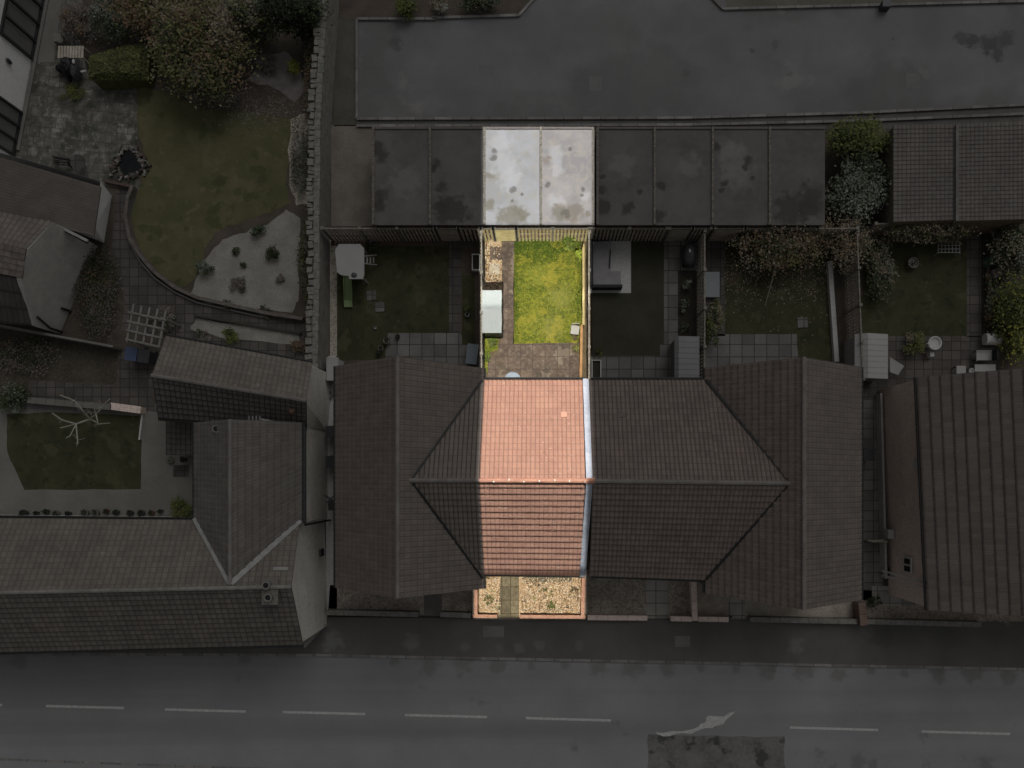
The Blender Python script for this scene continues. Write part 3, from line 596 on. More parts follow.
# right house
h7 = thing('detached_house', 'brown tiled house at right edge with tall rosy side wall and tiny window', 'house', P(975, 500))
zz = 4.4
A_, B_ = P(917, 377, zz), P(928, 610, zz)
C_, D_ = A_+Vector((12, .6, 0)), B_+Vector((12, .2, 0)); R_0 = A_+Vector((6.1, .26, 2.9)); R_1 = B_+Vector((6.1, -.03, 2.9))
gable(h7, A_, B_, C_, D_, R_0, R_1, M('tiles_plain_brown', (.115, .10, .092), (.095, .082, .076), 1, (.15, .135, .125), 10, .3, tile=(dk, .25, .5, .35), bump=.2), brickp_m, tw=.23, ch=.44, amp=.012, step=.04, inset=.05)
def onwall(px, py, z):   # point on the west wall of that house, at height z
    t = (py-377)/233; f = A_.lerp(B_, t); return Vector((f.x+.0, (CY-py)*K*(H-z), z))
mb = MB(); c = onwall(902, 565, 2.6)+Vector((-.03, 0, 0)); mb.box(c, (.06, .75, .85)); wn_ = mb.build('window', framew_m, h7)
for s in (-.17, .17): MB().box(c+Vector((-.035, s, 0)), (.02, .24, .6)).build('pane', black_m, wn_)
MB().box(onwall(888, 534, .9)+Vector((-.15, 0, 0)), (.28, .42, .55)).build('meter_box', concl_m, h7)
MB().box(onwall(914, 463, 4.0)+Vector((-.06, 0, 0)), (.1, .5, .3)).build('wall_light', concl_m, h7)
mb = MB(); p = onwall(888, 573, 0); mb.bar((p.x-.05, p.y, 1.0), (p.x-.05, p.y, 1.06), .1, .1)
mb.bar(P(883, 571, 2.2), P(927, 583, 4.3), .08, .08); mb.bar(P(883, 575, 2.2), P(927, 588, 4.3), .05, .05); mb.build('downpipe', pale_lead, h7)
mb = MB(); mb.bar(P(879, 394, .3), P(884, 578, .3), .1, .6); tag(mb.build('low_wall', concl_m), 'narrow pale low wall along foot of the rosy side wall', 'wall')
# white house top left
h8 = thing('white_house', 'white rendered house with tall dark framed glazing at top left corner', 'house', P(20, 80))
g0 = P(50, -30); g1 = P(13, 162); dv = (g1-g0); L_ = dv.length; dv.normalize(); nv_ = Vector((-dv.y, dv.x, 0)); nv_ = nv_ if nv_.x > 0 else -nv_
if True:
    hh = 5.2; bk = -nv_*7
    mb = MB(); vs = [g0, g1, g1+bk, g0+bk]; vs += [v+Vector((0, 0, hh)) for v in vs]
    mb.add(vs, [(0, 1, 5, 4), (1, 2, 6, 5), (2, 3, 7, 6), (3, 0, 4, 7), (4, 5, 6, 7)]); mb.build('wall', wallw_m, h8)
    def at8(py, z): # along the wall by photo row at ground
        t = (py+30)/192; return g0.lerp(g1, t)+Vector((0, 0, z))
    for y0, y1, n, z0, z1 in ((-25, 60, 5, .15, 2.55), (114, 156, 3, .15, 2.35)):
        a = at8(y0, 0); b = at8(y1, 0); fr = MB(); 
        for z in (z0, z1): fr.bar(a+nv_*.05+Vector((0, 0, z)), b+nv_*.05+Vector((0, 0, z)), .1, .12)
        for i in range(n+1):
            q = a.lerp(b, i/n)+nv_*.05; fr.bar(q+Vector((0, 0, z0)), q+Vector((0, 0, z1)), .16, .1)
        f = fr.build('window', frameb_m, h8)
        for i in range(n):
            p0 = a.lerp(b, (i+.12)/n)+nv_*.03; p1 = a.lerp(b, (i+.88)/n)+nv_*.03
            g = MB(); g.add([p0+Vector((0, 0, z0+.1)), p1+Vector((0, 0, z0+.1)), p1+Vector((0, 0, z1-.1)), p0+Vector((0, 0, z1-.1))], [(0, 1, 2, 3)]); g.build('pane', M('grey_pane', (.15, .15, .145), (.12, .12, .115), .6, rough=.2, bump=0), f)
    MB().blob(at8(78, 1.7)+nv_*.08, (.07, .12, .22), n=10, m=6).build('wall_lamp', char_m, h8)
    mb = MB(); mb.bar(at8(-25, .05)+nv_*.15, at8(150, .05)+nv_*.15, .2, .1); mb.build('plinth', conc_m, h8)
# outbuilding below it
h9 = thing('outbuilding', 'brown ribbed roofed outbuilding with white end wall and pale streaked gable', 'outbuilding', P(50, 200))
mb = MB()
mb.tiles(P(-40, 146, 2.3), P(101, 187, 2.2), P(94, 236, 2.9), P(-40, 203, 3.0), 2.5, .165, .004, .05); mb.build('roof', M('ribbed_roofing', (.105, .09, .082), (.08, .07, .064), 1.2, (.14, .125, .115), 10, .3, tile=(dk, 0, .4, .15), bump=.2), h9)
mb = MB(); mb.tiles(P(-60, 200, 3.9), P(52, 222, 3.9), P(26, 249, 4.75), P(-60, 230, 4.75), .24, .3, .03, .02); mb.build('rear_roof', tileG, h9)
mb = MB(); mb.tiles(P(-60, 262, 4.35), P(22, 278, 4.35), P(26, 249, 4.75), P(-60, 230, 4.75), .3, .3, .012, .02); mb.build('patched_roof', M('tiles_patched', (.15, .125, .11), (.10, .088, .08), 1.2, (.20, .165, .145), 3, .6, tile=(dk, .2, .3, .4)), h9)
mb = MB(); mb.tiles(P(-60, 318, 2.2), P(31, 325, 2.2), P(21, 279, 4.2), P(-60, 262, 4.2), .24, 1.2, .04, .01); mb.build('lean_roof', tileD, h9)
gl = [(0, 3.86), (.33, 4.68), (.62, 4.28), (1, 2.12)]; ga = P(98, 246); gb = P(60, 334); vs = []
gn = Vector((-(gb-ga).y, (gb-ga).x, 0)).normalized(); gn = gn if gn.x > 0 else -gn
for off in (0, -.22):
    for t, z in gl: p = ga.lerp(gb, t)+gn*off; vs += [Vector((p.x, p.y, 0)), Vector((p.x, p.y, z))]
mb = MB(); mb.add(vs, [(0, 2, 4, 6, 7, 5, 3, 1), (8, 9, 11, 13, 15, 14, 12, 10), (1, 3, 11, 9), (3, 5, 13, 11), (5, 7, 15, 13), (6, 14, 15, 7), (0, 1, 9, 8)])
mb.build('gable_wall', M('streaked_render', (.40, .39, .365), (.34, .33, .31), 1.2, (.26, .25, .23), 5, .3), h9)
pw = lambda t, z: ga.lerp(gb, t)+gn*.06+Vector((0, 0, z))
mb = MB(); mb.cyl(pw(.97, 0), pw(.97, 1.0), .05, n=8); mb.cyl(pw(.97, 1.0), pw(.9, 2.3), .05, n=8); mb.cyl(pw(.74, 0), pw(.74, .8), .06, n=8); mb.build('downpipe', gut_m, h9)
q = [P(-40, 150, 0), P(112, 196, 0), P(104, 243, 0), P(60, 226, 0), P(-40, 208, 0)]
mb = MB(); vs = [Vector((v.x, v.y, 0)) for v in q]; tp = [P(-40, 150, 2.1), P(103, 190, 2.05), P(96, 236, 2.7), P(56, 222, 2.7), P(-40, 205, 2.8)]
tp = [Vector((a.x, a.y, b.z)) for a, b in zip(vs, tp)]
tp[1] = Vector((P(101, 188, 2.1).x-.02, vs[1].y, 2.1)); tp[2] = Vector((P(95, 237, 2.75).x-.02, vs[2].y, 2.75))
mb.add(vs+tp, [(0, 1, 6, 5), (1, 2, 7, 6), (2, 3, 8, 7), (3, 4, 9, 8)]); mb.build('wall', wallw_m, h9)
mb = MB(); mb.bar(P(54, 224, 2.95), P(88, 241, 2.8), .12, .08); mb.cyl(P(52, 224, 2.8), P(88, 243, 2.7), .05, n=8, mi=1); mb.build('gutter', [pale_lead, gut_m], h9)
tag(MB().bar(P(-60, 315, .5), P(118, 348, .5), .1, 1.0).build('boundary_wall', conc_m), 'thin pale wall slanting across below the pale streaked gable to the blue bin', 'wall')
# ------------------------------------------------------------------ garages
dst = ((.028, .026, .024), .8); lst = ((.14, .136, .13), .45); ost = ((.085, .078, .058), .75); spt = ((.05, .045, .04), .7); wst = ((.225, .23, .24), .5); rst = ((.10, .075, .06), .6)
STAINS = [(378, 147, 7, dst), (382, 158, 8, dst), (380, 196, 8, dst), (379, 205, 7, dst), (404, 180, 17, lst), (437, 164, 6, dst), (434, 168, 4, dst), (441, 187, 6, dst), (453, 212, 17, dst), (440, 206, 8, dst),
          (506, 165, 14, wst), (510, 180, 12, wst), (500, 142, 10, wst), (512, 217, 15, ost), (522, 213, 8, ost), (495, 151, 3.5, spt), (494, 158, 3.5, spt), (513, 190, 4, spt), (522, 194, 2, spt), (512, 201, 1.6, spt),
          (556, 155, 9, wst), (586, 196, 5, wst), (489, 176, 5, ost), (489, 205, 6, ost), (546, 160, 5, rst), (559, 200, 5, wst), (557, 168, 7, wst), (566, 217, 4, rst), (574, 220, 4, rst), (552, 200, 6, wst), (560, 212, 9, ost), (574, 211, 9, ost), (565, 213, 5, spt), (583, 189, 2.4, spt), (582, 195, 2, spt), (548, 185, 3, spt), (570, 149, 2, spt), (588, 214, 4, ost),
          (603, 177, 3, dst), (601, 190, 5, dst), (602, 206, 8, dst), (628, 208, 7, dst), (640, 192, 3, dst), (622, 165, 13, lst), (658, 215, 8, dst), (662, 186, 5, dst), (690, 165, 12, lst), (736, 160, 18, lst), (738, 178, 15, lst), (730, 150, 12, lst), (748, 160, 5, dst), (745, 167, 4, dst), (724, 183, 4, dst), (721, 190, 3, dst), (716, 146, 5, dst), (752, 178, 3, dst), (790, 212, 18, dst), (812, 195, 14, dst), (810, 210, 12, dst)]
def SP(lst, z=0): return [(P(x, y, z).x, P(x, y, z).y, r_*K*(H-z), c, a) for x, y, r_, c, a in lst]
def mk_garage(x0, x1, y0, y1, label, roofm, grp='flat roofed garages in a row'):
    z = 2.3; a = P(x0, y0, z); b = P(x1, y1, z); c = (a+b)/2; W = abs(b.x-a.x); D = abs(a.y-b.y)
    g = thing('garage', label, 'garage', (c.x, c.y, 0), grp)
    MB().box((c.x, c.y, 1.08), (W-.04, D-.1, 2.16)).build('wall', brick_m, g)
    mine = SP([(sx, sy, sr, sc[0], sc[1]) for sx, sy, sr, sc in STAINS if x0-2 < sx < x1+2], z)
    base, alt, spk, dark = roofm
    rm_ = M('garage_roof_felt_%d' % int(x0), base, alt, .6, spk, 2.5, .5, rough=.75, bump=.2, spots=mine, stain=[(dark, .7, .6, .3)])
    MB().box((c.x, c.y, z-.05), (W-.01, D, .1)).build('roof', rm_, g)
    mb = MB(); n = 16
    for i in range(n): mb.box((a.x+.07, b.y+(i+.5)*D/n, z+.04), (.11, D/n-.012, .08+random.uniform(0, .02)))
    mb.build('upstand', ups_m, g)
    MB().box((c.x, a.y-.06, z+.03), (W-.02, .1, .06)).build('edge_trim', M('trim_rosy', (.11, .095, .09), (.09, .08, .075), 3), g)
    d = MB().box((c.x, a.y+.005, 1.02), (W-.5, .06, 1.98)).build('garage_door', framew_m, g)
    MB().box((c.x, a.y+.05, .9), (.2, .04, .04)).build('handle', gut_m, d)
    return g, W
gd_ = ((.088, .086, .084), (.066, .064, .062), (.10, .095, .088), (.045, .042, .04)); gl_ = ((.19, .195, .21), (.145, .148, .155), (.17, .155, .125), (.12, .115, .10)); gw_ = ((.165, .158, .16), (.125, .12, .122), (.21, .185, .155), (.09, .08, .08))  # dark neighbours, pale lit pair: the light difference is painted into roof colours
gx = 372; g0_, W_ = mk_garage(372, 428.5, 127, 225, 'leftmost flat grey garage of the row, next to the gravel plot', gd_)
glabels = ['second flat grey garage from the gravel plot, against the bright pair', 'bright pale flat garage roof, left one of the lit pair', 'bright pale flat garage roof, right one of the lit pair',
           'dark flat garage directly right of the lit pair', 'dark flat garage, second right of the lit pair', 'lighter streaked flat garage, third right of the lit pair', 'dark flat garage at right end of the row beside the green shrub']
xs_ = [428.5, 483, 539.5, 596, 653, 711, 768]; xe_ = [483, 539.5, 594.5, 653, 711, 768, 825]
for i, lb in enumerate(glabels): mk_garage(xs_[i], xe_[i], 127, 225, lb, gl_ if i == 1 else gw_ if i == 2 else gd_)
MB_ = MB().box((P(594.2, 176, 2.36).x-.06, P(594, 176, 2.3).y, 2.34), (.1, 4.4, .07)); tag(MB_.build('edge_board', ups_m), 'thin weathered board along right edge of the lit garage pair', 'board')
for i, (x0, x1, lb) in enumerate(((893, 957, 'pitched tiled garage roof right of the big grey-green shrub'), (957, 1030, 'pitched tiled garage roof at the right edge beside another tiled garage'))):
    g = thing('tiled_garage', lb, 'garage', P((x0+x1)/2, 170), 'tiled garages at the right')
    yo = -3*i
    mb = MB(); mb.tiles(P(x0, 222+yo*.3, 2.3), P(x1, 220+yo*.3, 2.3), P(x1, 124+yo, 3.0), P(x0, 125+yo*.5, 3.0), .2, .19, .012, .02); mb.build('roof', tileP, g)
    mb = MB(); mb.prism([(v.x, v.y) for v in (P(x0+.5, 221, 2.3), P(x1-.5, 219, 2.3), P(x1-.5, 127, 2.3), P(x0+.5, 127, 2.3))], 0, 2.2); mb.build('wall', M('mossy_brick', (.12, .10, .075), (.09, .078, .055), 2), g)
    if i == 0: mb = MB(); mb.bar(P(x1, 221, 2.42), P(x1, 124, 3.1), .12, .06); mb.build('verge', ridge_m, g)

# ------------------------------------------------------------------ fences and walls
def slat_fence(name, label, a, b, h=2.0, sl=.165, mat=wood_m, pm=woodp_m, horiz=False, both=True):
    a = Vector((a[0], a[1], 0)); b = Vector((b[0], b[1], 0)); d = b-a; L = d.length; d.normalize(); n = Vector((d.y, -d.x, 0))
    f = thing(name, label, 'gate' if 'gate' in name else 'fence', (a+b)/2)
    mb = MB()
    if horiz:
        k = int(h/.16)
        for i in range(k):
            z = .12+i*(h-.15)/k; mb.bar(a+n*.03+Vector((0, 0, z)), b+n*.03+Vector((0, 0, z)), .025, .10)
    else:
        k = max(2, int(L/sl))
        for i in range(k):
            q = a+d*(i+.5)*L/k+n*(.035 if i % 2 or not both else .035)
            lean = Vector((random.uniform(-.02, .02), 0, 0)); ww = L/k*.55
            mb.bar(q-d*ww/2+Vector((0, 0, h/2)), q+d*ww/2+Vector((0, 0, h/2)), .02, h-.08+random.uniform(-.03, .03))
    mb.build('slats', mat, f)
    r = MB()
    for z in (.35, h*.55, h-.1): r.bar(a+Vector((0, 0, z)), b+Vector((0, 0, z)), .045, .08)
    r.bar(a+Vector((0, 0, h+.01)), b+Vector((0, 0, h+.01)), .06, .03); r.build('rail', pm, f)
    m = max(1, round(L/1.8))
    for i in range(m+1):
        q = a+d*L*i/m; p = MB(); p.box(q+Vector((0, 0, (h+.08)/2)), (.1, .1, h+.08)); p.box(q+Vector((0, 0, h+.1)), (.14, .14, .04)); p.build('post', pm, f)
    return f
FY = P(0, 240.5).y
X = lambda px, z=0: (px-CX)*K*(H-z)
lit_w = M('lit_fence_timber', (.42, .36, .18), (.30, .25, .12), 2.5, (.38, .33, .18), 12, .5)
slat_fence('back_fence', 'weathered slatted back fence behind the play lawn', (X(333), FY), (X(440), FY))
slat_fence('garden_gate', 'horizontal slatted gate in back fence at end of the play lawn path', (X(441), FY), (X(462), FY), horiz=True)
slat_fence('back_fence', 'short weathered fence length between play lawn gate and bright garden', (X(463), FY), (X(483), FY))
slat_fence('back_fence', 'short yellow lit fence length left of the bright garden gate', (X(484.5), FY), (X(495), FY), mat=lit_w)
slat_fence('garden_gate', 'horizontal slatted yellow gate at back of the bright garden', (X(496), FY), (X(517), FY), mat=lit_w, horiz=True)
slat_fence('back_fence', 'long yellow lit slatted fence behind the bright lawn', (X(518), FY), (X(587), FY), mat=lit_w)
slat_fence('back_fence', 'weathered slatted fence behind grey corner sofa and turf', (X(590), FY), (X(661), FY))
slat_fence('garden_gate', 'weathered horizontal gate behind the black covered barbecue', (X(664), FY), (X(685), FY), horiz=True)
slat_fence('back_fence', 'short weathered fence length right of barbecue ending at tall side fence', (X(686), FY), (X(703), FY))
slat_fence('garden_gate', 'weathered horizontal gate left of the russet bush', (X(707), FY), (X(735), FY), horiz=True)
slat_fence('back_fence', 'weathered fence mostly hidden behind the russet bush', (X(736), FY), (X(842), FY))
slat_fence('side_fence', 'left side fence of the bright garden with pale top rail', (X(484.3), FY-.1), (X(484.3), 4.0), 1.8, mat=wood_m)
slat_fence('side_fence', 'right side fence of the bright garden with grey weathered posts', (X(587.3), FY-.1), (X(587.3), 4.4), 1.8)
slat_fence('side_fence', 'tall side fence between planting bed and the slab path', (X(697.5), FY-.1), (X(697.5), 4.4), 1.9)
slat_fence('side_fence', 'leaning slatted fence between blossom lawn and far right lawn', (X(848.5), 4.7), (X(843), FY-.1), 1.9, mat=M('fence_brownish', (.36, .32, .27), (.26, .23, .19), 3))
slat_fence('back_fence', 'fence behind far right lawn below the tiled garages', (X(862), FY+.3), (X(985), FY+.5), 1.7)
tag(MB().bar(P(583.4, 247, .45), P(583.4, 325, .45), .07, .9).bar(P(583.4, 247, .95), P(583.4, 325, .95), .1, .05).build('trellis_board', woodl_m), 'yellow timber board fence along right edge of the bright lawn', 'board fence')
tag(MB().bar(P(581.6, 326, .45), P(580.6, 381, .45), .07, .9).bar(P(581.6, 326, .95), P(580.6, 381, .95), .12, .05).build('board_fence', woodo_m), 'orange timber board fence beside the bright brown patio', 'board fence')
tag(MB().bar(P(829, 262, .15), P(836, 362, .15), .22, .3).build('edging_wall', concl_m), 'pale narrow edging wall along right side of the blossom lawn', 'wall')
# long rubble wall left of the terrace
ws = thing('boundary_wall', 'long rubble stone boundary wall with ragged coping stones left of the service road', 'wall', P(326, 180))
line = [(337, -40), (334, 20), (330, 80), (327, 130), (326, 200), (325.5, 300), (324, 372)]
mb = MB(); cp = MB()
def xl(y):
    for (x0, y0), (x1, y1) in zip(line, line[1:]):
        if y0 <= y <= y1: return x0+(x1-x0)*(y-y0)/(y1-y0)
    return line[-1][0]
for (x0, y0), (x1, y1) in zip(line, line[1:]): mb.bar(P(x0, y0)+Vector((0, 0, .95)), P(x1, y1)+Vector((0, 0, .95)), .4, 1.9)
mb.build('masonry', stone_m, ws)
y = -38
while y < 372:
    st = random.uniform(2.6, 7.2); c = P(xl(y+st/2), y+st/2); c.z = 1.9+.05
    cp.box(c+Vector((-.17+random.uniform(-.10, .04), 0, random.uniform(-.03, .04))), (random.uniform(.2, .34), st*.043, random.uniform(.12, .26)), random.uniform(-.2, .2)); y += st*random.uniform(1.0, 1.25)
y = -38
while y < 372:
    st = random.uniform(6, 11); c = P(xl(y+st/2), y+st/2); c.z = 1.9+.05
    cp.box(c+Vector((.08+random.uniform(-.02, .02), 0, 0)), (.27, st*.047, .13), random.uniform(-.04, .04)); y += st
cp.build('coping', capst_m, ws)
# low garden walls
DY = lambda p: 2.5 if 610 < p[1] < 630 and 327 < p[0] else 0
def low(label, a, b, h=.5, wd=.2, mat=brickp_m, name='garden_wall', cap=True):
    t = MB().bar(P(a[0], a[1]-DY(a))+Vector((0, 0, h/2)), P(b[0], b[1]-DY(b))+Vector((0, 0, h/2)), wd, h)
    if cap:
        A = P(a[0], a[1]-DY(a))+Vector((0, 0, h+.03)); B = P(b[0], b[1]-DY(b))+Vector((0, 0, h+.03)); n = max(1, round((B-A).length/.45))
        for i in range(n): t.bar(A.lerp(B, i/n), A.lerp(B, (i+.97)/n), wd+.04, .05)
    return tag(t.build(name, mat), label, 'wall')
low('low dull front wall before the left end gravel, left of the path gap', (329, 613), (420, 615), .6, .2, stone_m)
low('low dull front wall right of the left end path gap', (442, 615), (472, 616), .6, .2, stone_m)
low('short orange brick wall left of the bright front path', (474, 616.5), (498, 617), .6, .13, brickl_m)
low('long orange brick wall before the bright golden gravel', (520, 617), (585, 617.5), .6, .13, brickl_m)
low('left dividing brick wall of the bright front garden', (477, 588), (477, 617), .7, .13, brickl_m)
low('right dividing brick wall of the bright front garden', (583.2, 572), (582, 617), .7, .15, brickl_m)
low('long rosy front wall right of the bright front garden', (587, 618), (646, 618.5), .6, .2)
low('short rosy front wall right of the grey slab path', (669, 619), (690, 619.5), .6, .2)
low('rosy dividing wall between the right front gardens', (691, 580), (692.5, 621), .7, .22)
low('short rosy front wall left of the right end path', (696, 619.5), (726, 620), .6, .2)
low('long pale front wall of the right end house', (747, 620), (853, 622), .6, .2, stone_m)
low('dark dividing wall beside the right side passage', (855, 600), (857, 625), .9, .3, brick_m)
low('long pale front wall of the house at the right edge', (862, 622), (975, 625), .6, .2, stone_m)
low('slanting stone wall at foot of the pale gable by the pavement', (326, 622), (306, 644), .6, .25, stone_m)
# curved brick edging
mb = MB(); crv = [(136, 188), (131, 200), (129, 218), (133, 240), (144, 258), (158, 274), (178, 289), (200, 299), (235, 307), (272, 315), (305, 320)]
for a, b in zip(crv, crv[1:]): mb.bar(P(*a)+Vector((0, 0, .2)), P(*b)+Vector((0, 0, .2)), .16, .4)
tag(mb.build('curved_wall', M('curved_wall_brick', (.13, .115, .105), (.09, .08, .075), 4, (.045, .04, .035), 9, .5)), 'curved low brick wall sweeping round lower edge of the large lawn', 'wall')
mb = MB(); crv2 = [(131, 190), (126, 218), (130, 242), (141, 262), (156, 279), (176, 293), (198, 303), (234, 311), (270, 319)]
for a, b in zip(crv2, crv2[1:]): mb.bar(P(*a)+Vector((0, 0, .06)), P(*b)+Vector((0, 0, .06)), .08, .12)
tag(mb.build('path_edging', conc_m), kind='structure')
low('low soil retaining kerb below the terrace path', (196, 316), (302, 334), .2, .1, M('dark_edging', (.05, .045, .04), (.04, .035, .03), 3), cap=False)
low('long low plank bed edge above the dark square lawn', (34, 401), (117, 408), .5, .25, conc_m)
low('short rosy block wall above the right end of the dark lawn', (116, 407), (146, 411), .5, .3, brickp_m)
low('thin edging board right of the dark square lawn', (144, 414), (141, 440), .2, .08, concl_m, cap=False)

# ------------------------------------------------------------------ planting
def plant(name, label, cat, px, py, rx, ry, h, cols, n=900, ls=.07, clumps=24, z0=0, trunk=False, group=None, sm=None, flat=.5):
    """cols: list of (leaf key, weight); crown of leaf faces in clumps + stems"""
    zc = z0+h*.6; c = P(px, py, zc); base = Vector((c.x, c.y, z0))
    rX = rx*K*(H-zc); rY = ry*K*(H-zc); rnd = random.Random(int(px*7+py*13))
    n = int(n*1.5); ls *= .78
    r = thing(name, label, cat, base, group)
    mats = [LF[k] for k, _ in cols]; wts = [w_ for _, w_ in cols]
    mb = MB(); cl = []
    for i in range(clumps):
        while True:
            a = (rnd.uniform(-1, 1), rnd.uniform(-1, 1), rnd.uniform(-1, 1))
            if sum(v*v for v in a) < 1: break
        cl.append((Vector((a[0]*rX*.85, a[1]*rY*.85, a[2]*h*.38)), rnd.uniform(.16, .38), rnd.choices(range(len(cols)), wts)[0]))
    for i in range(n):
        cc, cr, mi = cl[rnd.randrange(clumps)]
        if rnd.random() < .25: mi = rnd.choices(range(len(cols)), wts)[0]
        p = c+cc+Vector((rnd.gauss(0, cr*rX*.6), rnd.gauss(0, cr*rY*.6), rnd.gauss(0, cr*h*.35)))
        if p.z < z0+.04: p.z = z0+.04+rnd.random()*.1
        s_ = ls*rnd.uniform(.6, 1.5); az = rnd.uniform(0, 2*pi); u = Vector((cos(az), sin(az), rnd.uniform(-.5, .5))); v = Vector((-sin(az), cos(az), rnd.uniform(-.6, .6)))
        mb.add([p-u*s_, p-v*s_*.6, p+u*s_, p+v*s_*.6], [(0, 1, 2, 3)], mi)
    mb.build('crown', mats, r)
    st = MB(); k = 9 if trunk else 5
    top = base+Vector((0, 0, h*.45))
    if trunk: st.cyl(base, top, .11*h/2.5, .07*h/2.5, n=8)
    for i in range(k):
        cc = cl[i % clumps][0]; a = top if trunk else base+Vector((cc.x*.15, cc.y*.15, 0)); st.cyl(a, c+cc*.9, .035 if trunk else .02, .008, n=5)
    st.build('trunk' if trunk else 'stems', bark_m, r)
    return r
# top-left canopy mass
TR = 'trees and shrubs over the top left garden'
plant('tree', 'large olive and russet tree spreading above the large lawn', 'tree', 200, 44, 52, 50, 3.4, [('olive', 4), ('brown', 2), ('dust', 3), ('dark', 2)], 7500, .085, 75, trunk=True)
plant('tree', 'russet and yellowish tree crown cut by top edge of photo', 'tree', 165, 6, 50, 30, 3.2, [('brown', 4), ('olive', 3), ('dust', 2)], 4500, .085, 50, trunk=True)
plant('evergreen_tree', 'dark evergreen tree at top right of the left garden against the stone wall', 'tree', 294, 8, 30, 21, 3.8, [('dark', 5), ('deep', 3), ('grey', 1)], 5200, .08, 50, trunk=True)
plant('evergreen_tree', 'dark green tree crown between the olive tree and stone wall', 'tree', 252, 18, 24, 18, 3.0, [('dark', 2), ('grey', 2), ('dust', 2), ('olive', 1)], 3000, .08, 40, trunk=True)
plant('flowering_shrub', 'grey-green shrub speckled with pale blossom near top left glazing', 'shrub', 118, 16, 28, 24, 1.8, [('grey', 3), ('dark', 3), ('pale', 1)], 3200, .055, 46)
plant('bare_shrub', 'bare mauve twiggy shrub left of the blossom shrub', 'shrub', 80, 22, 20, 20, 1.4, [('twig', 4), ('brown', 2)], 1600, .05, 26)
plant('bare_shrub', 'bare twiggy shrub above right end of the clipped hedge', 'shrub', 145, 40, 16, 14, 1.2, [('twig', 3), ('brown', 3)], 1100, .05, 20)
plant('bare_shrub', 'brown wispy shrub at upper edge of the large lawn', 'shrub', 212, 92, 30, 20, 1.2, [('twig', 3), ('dust', 3), ('olive', 1)], 2600, .05, 40)
plant('bare_shrub', 'mauve heathery shrub on the gravel below the evergreen', 'shrub', 266, 62, 12, 12, .6, [('twig', 4), ('grey', 1)], 1300, .045, 26)
plant('gold_shrub', 'small bright yellow-green shrub near top of the stone wall', 'shrub', 293, 67, 8, 8, .7, [('yellow', 4), ('green', 1)], 420, .05, 12)
plant('bare_shrub', 'dark brown shrub strip hugging stone wall near the yellow shrub', 'shrub', 310, 88, 8, 46, 1.1, [('dark', 2), ('brown', 2), ('twig', 2)], 1300, .06, 26)
plant('border_shrub', 'thin mixed border plants along stone wall beside the large lawn', 'shrub', 303, 160, 13, 46, .45, [('grey', 2), ('dark', 2), ('twig', 3)], 1300, .05, 26)
plant('border_shrub', 'green border plants along stone wall beside pale gravel bed', 'shrub', 308, 255, 10, 50, .6, [('dark', 3), ('olive', 2), ('twig', 1)], 1300, .05, 26)
# speckled ground cover
mb = MB()
for i in range(900):
    p = P(random.gauss(262, 22), random.gauss(112, 9), .03); s_ = random.uniform(.015, .04); az = random.random()*6
    u = Vector((cos(az), sin(az), 0))*s_; v = Vector((-sin(az), cos(az), 0))*s_; mb.add([p-u, p-v, p+u, p+v], [(0, 1, 2, 3)], random.choice((0, 0, 1)))
tag(mb.build('ground_cover', [LF['dust'], LF['pale']]), 'scattered pale fallen leaves at upper edge of the large lawn', 'fallen leaves', kind='stuff')
# clipped hedge
hd = thing('clipped_hedge', 'clipped rounded olive-green hedge block on the mottled patio', 'hedge', P(116, 64))
mb = MB(); hp = [(89, 56), (128, 45), (144, 46), (147, 60), (144, 76), (110, 80), (92, 80)]
mb.prism([(P(x, y, 1.1).x, P(x, y, 1.1).y) for x, y in hp], .05, 1.05)
rr = random.Random(5); lv = MB()
for i in range(3800):
    x = rr.uniform(87, 148); y = rr.uniform(44, 82)
    inside = (y > 56-(x-89)*.28 if x < 128 else y > 45) and y < 80 and x > 89
    if not inside: continue
    e = min(x-88, 147-x, y-(56-(x-89)*.28 if x < 128 else 45), 80-y); z = 1.05+min(.3, e*.035)+rr.uniform(-.05, .06)
    p = P(x, y, z); s_ = rr.uniform(.03, .07); az = rr.random()*6; u = Vector((cos(az), sin(az), rr.uniform(-.4, .4)))*s_; v = Vector((-sin(az), cos(az), rr.uniform(-.4, .4)))*s_
    lv.add([p-u, p-v, p+u, p+v], [(0, 1, 2, 3)], 0 if rr.random() < .8 else 1)
mb.build('hedge_body', LF['hedge'], hd); lv.build('foliage', [LF['hedge'], LF['green']], hd)
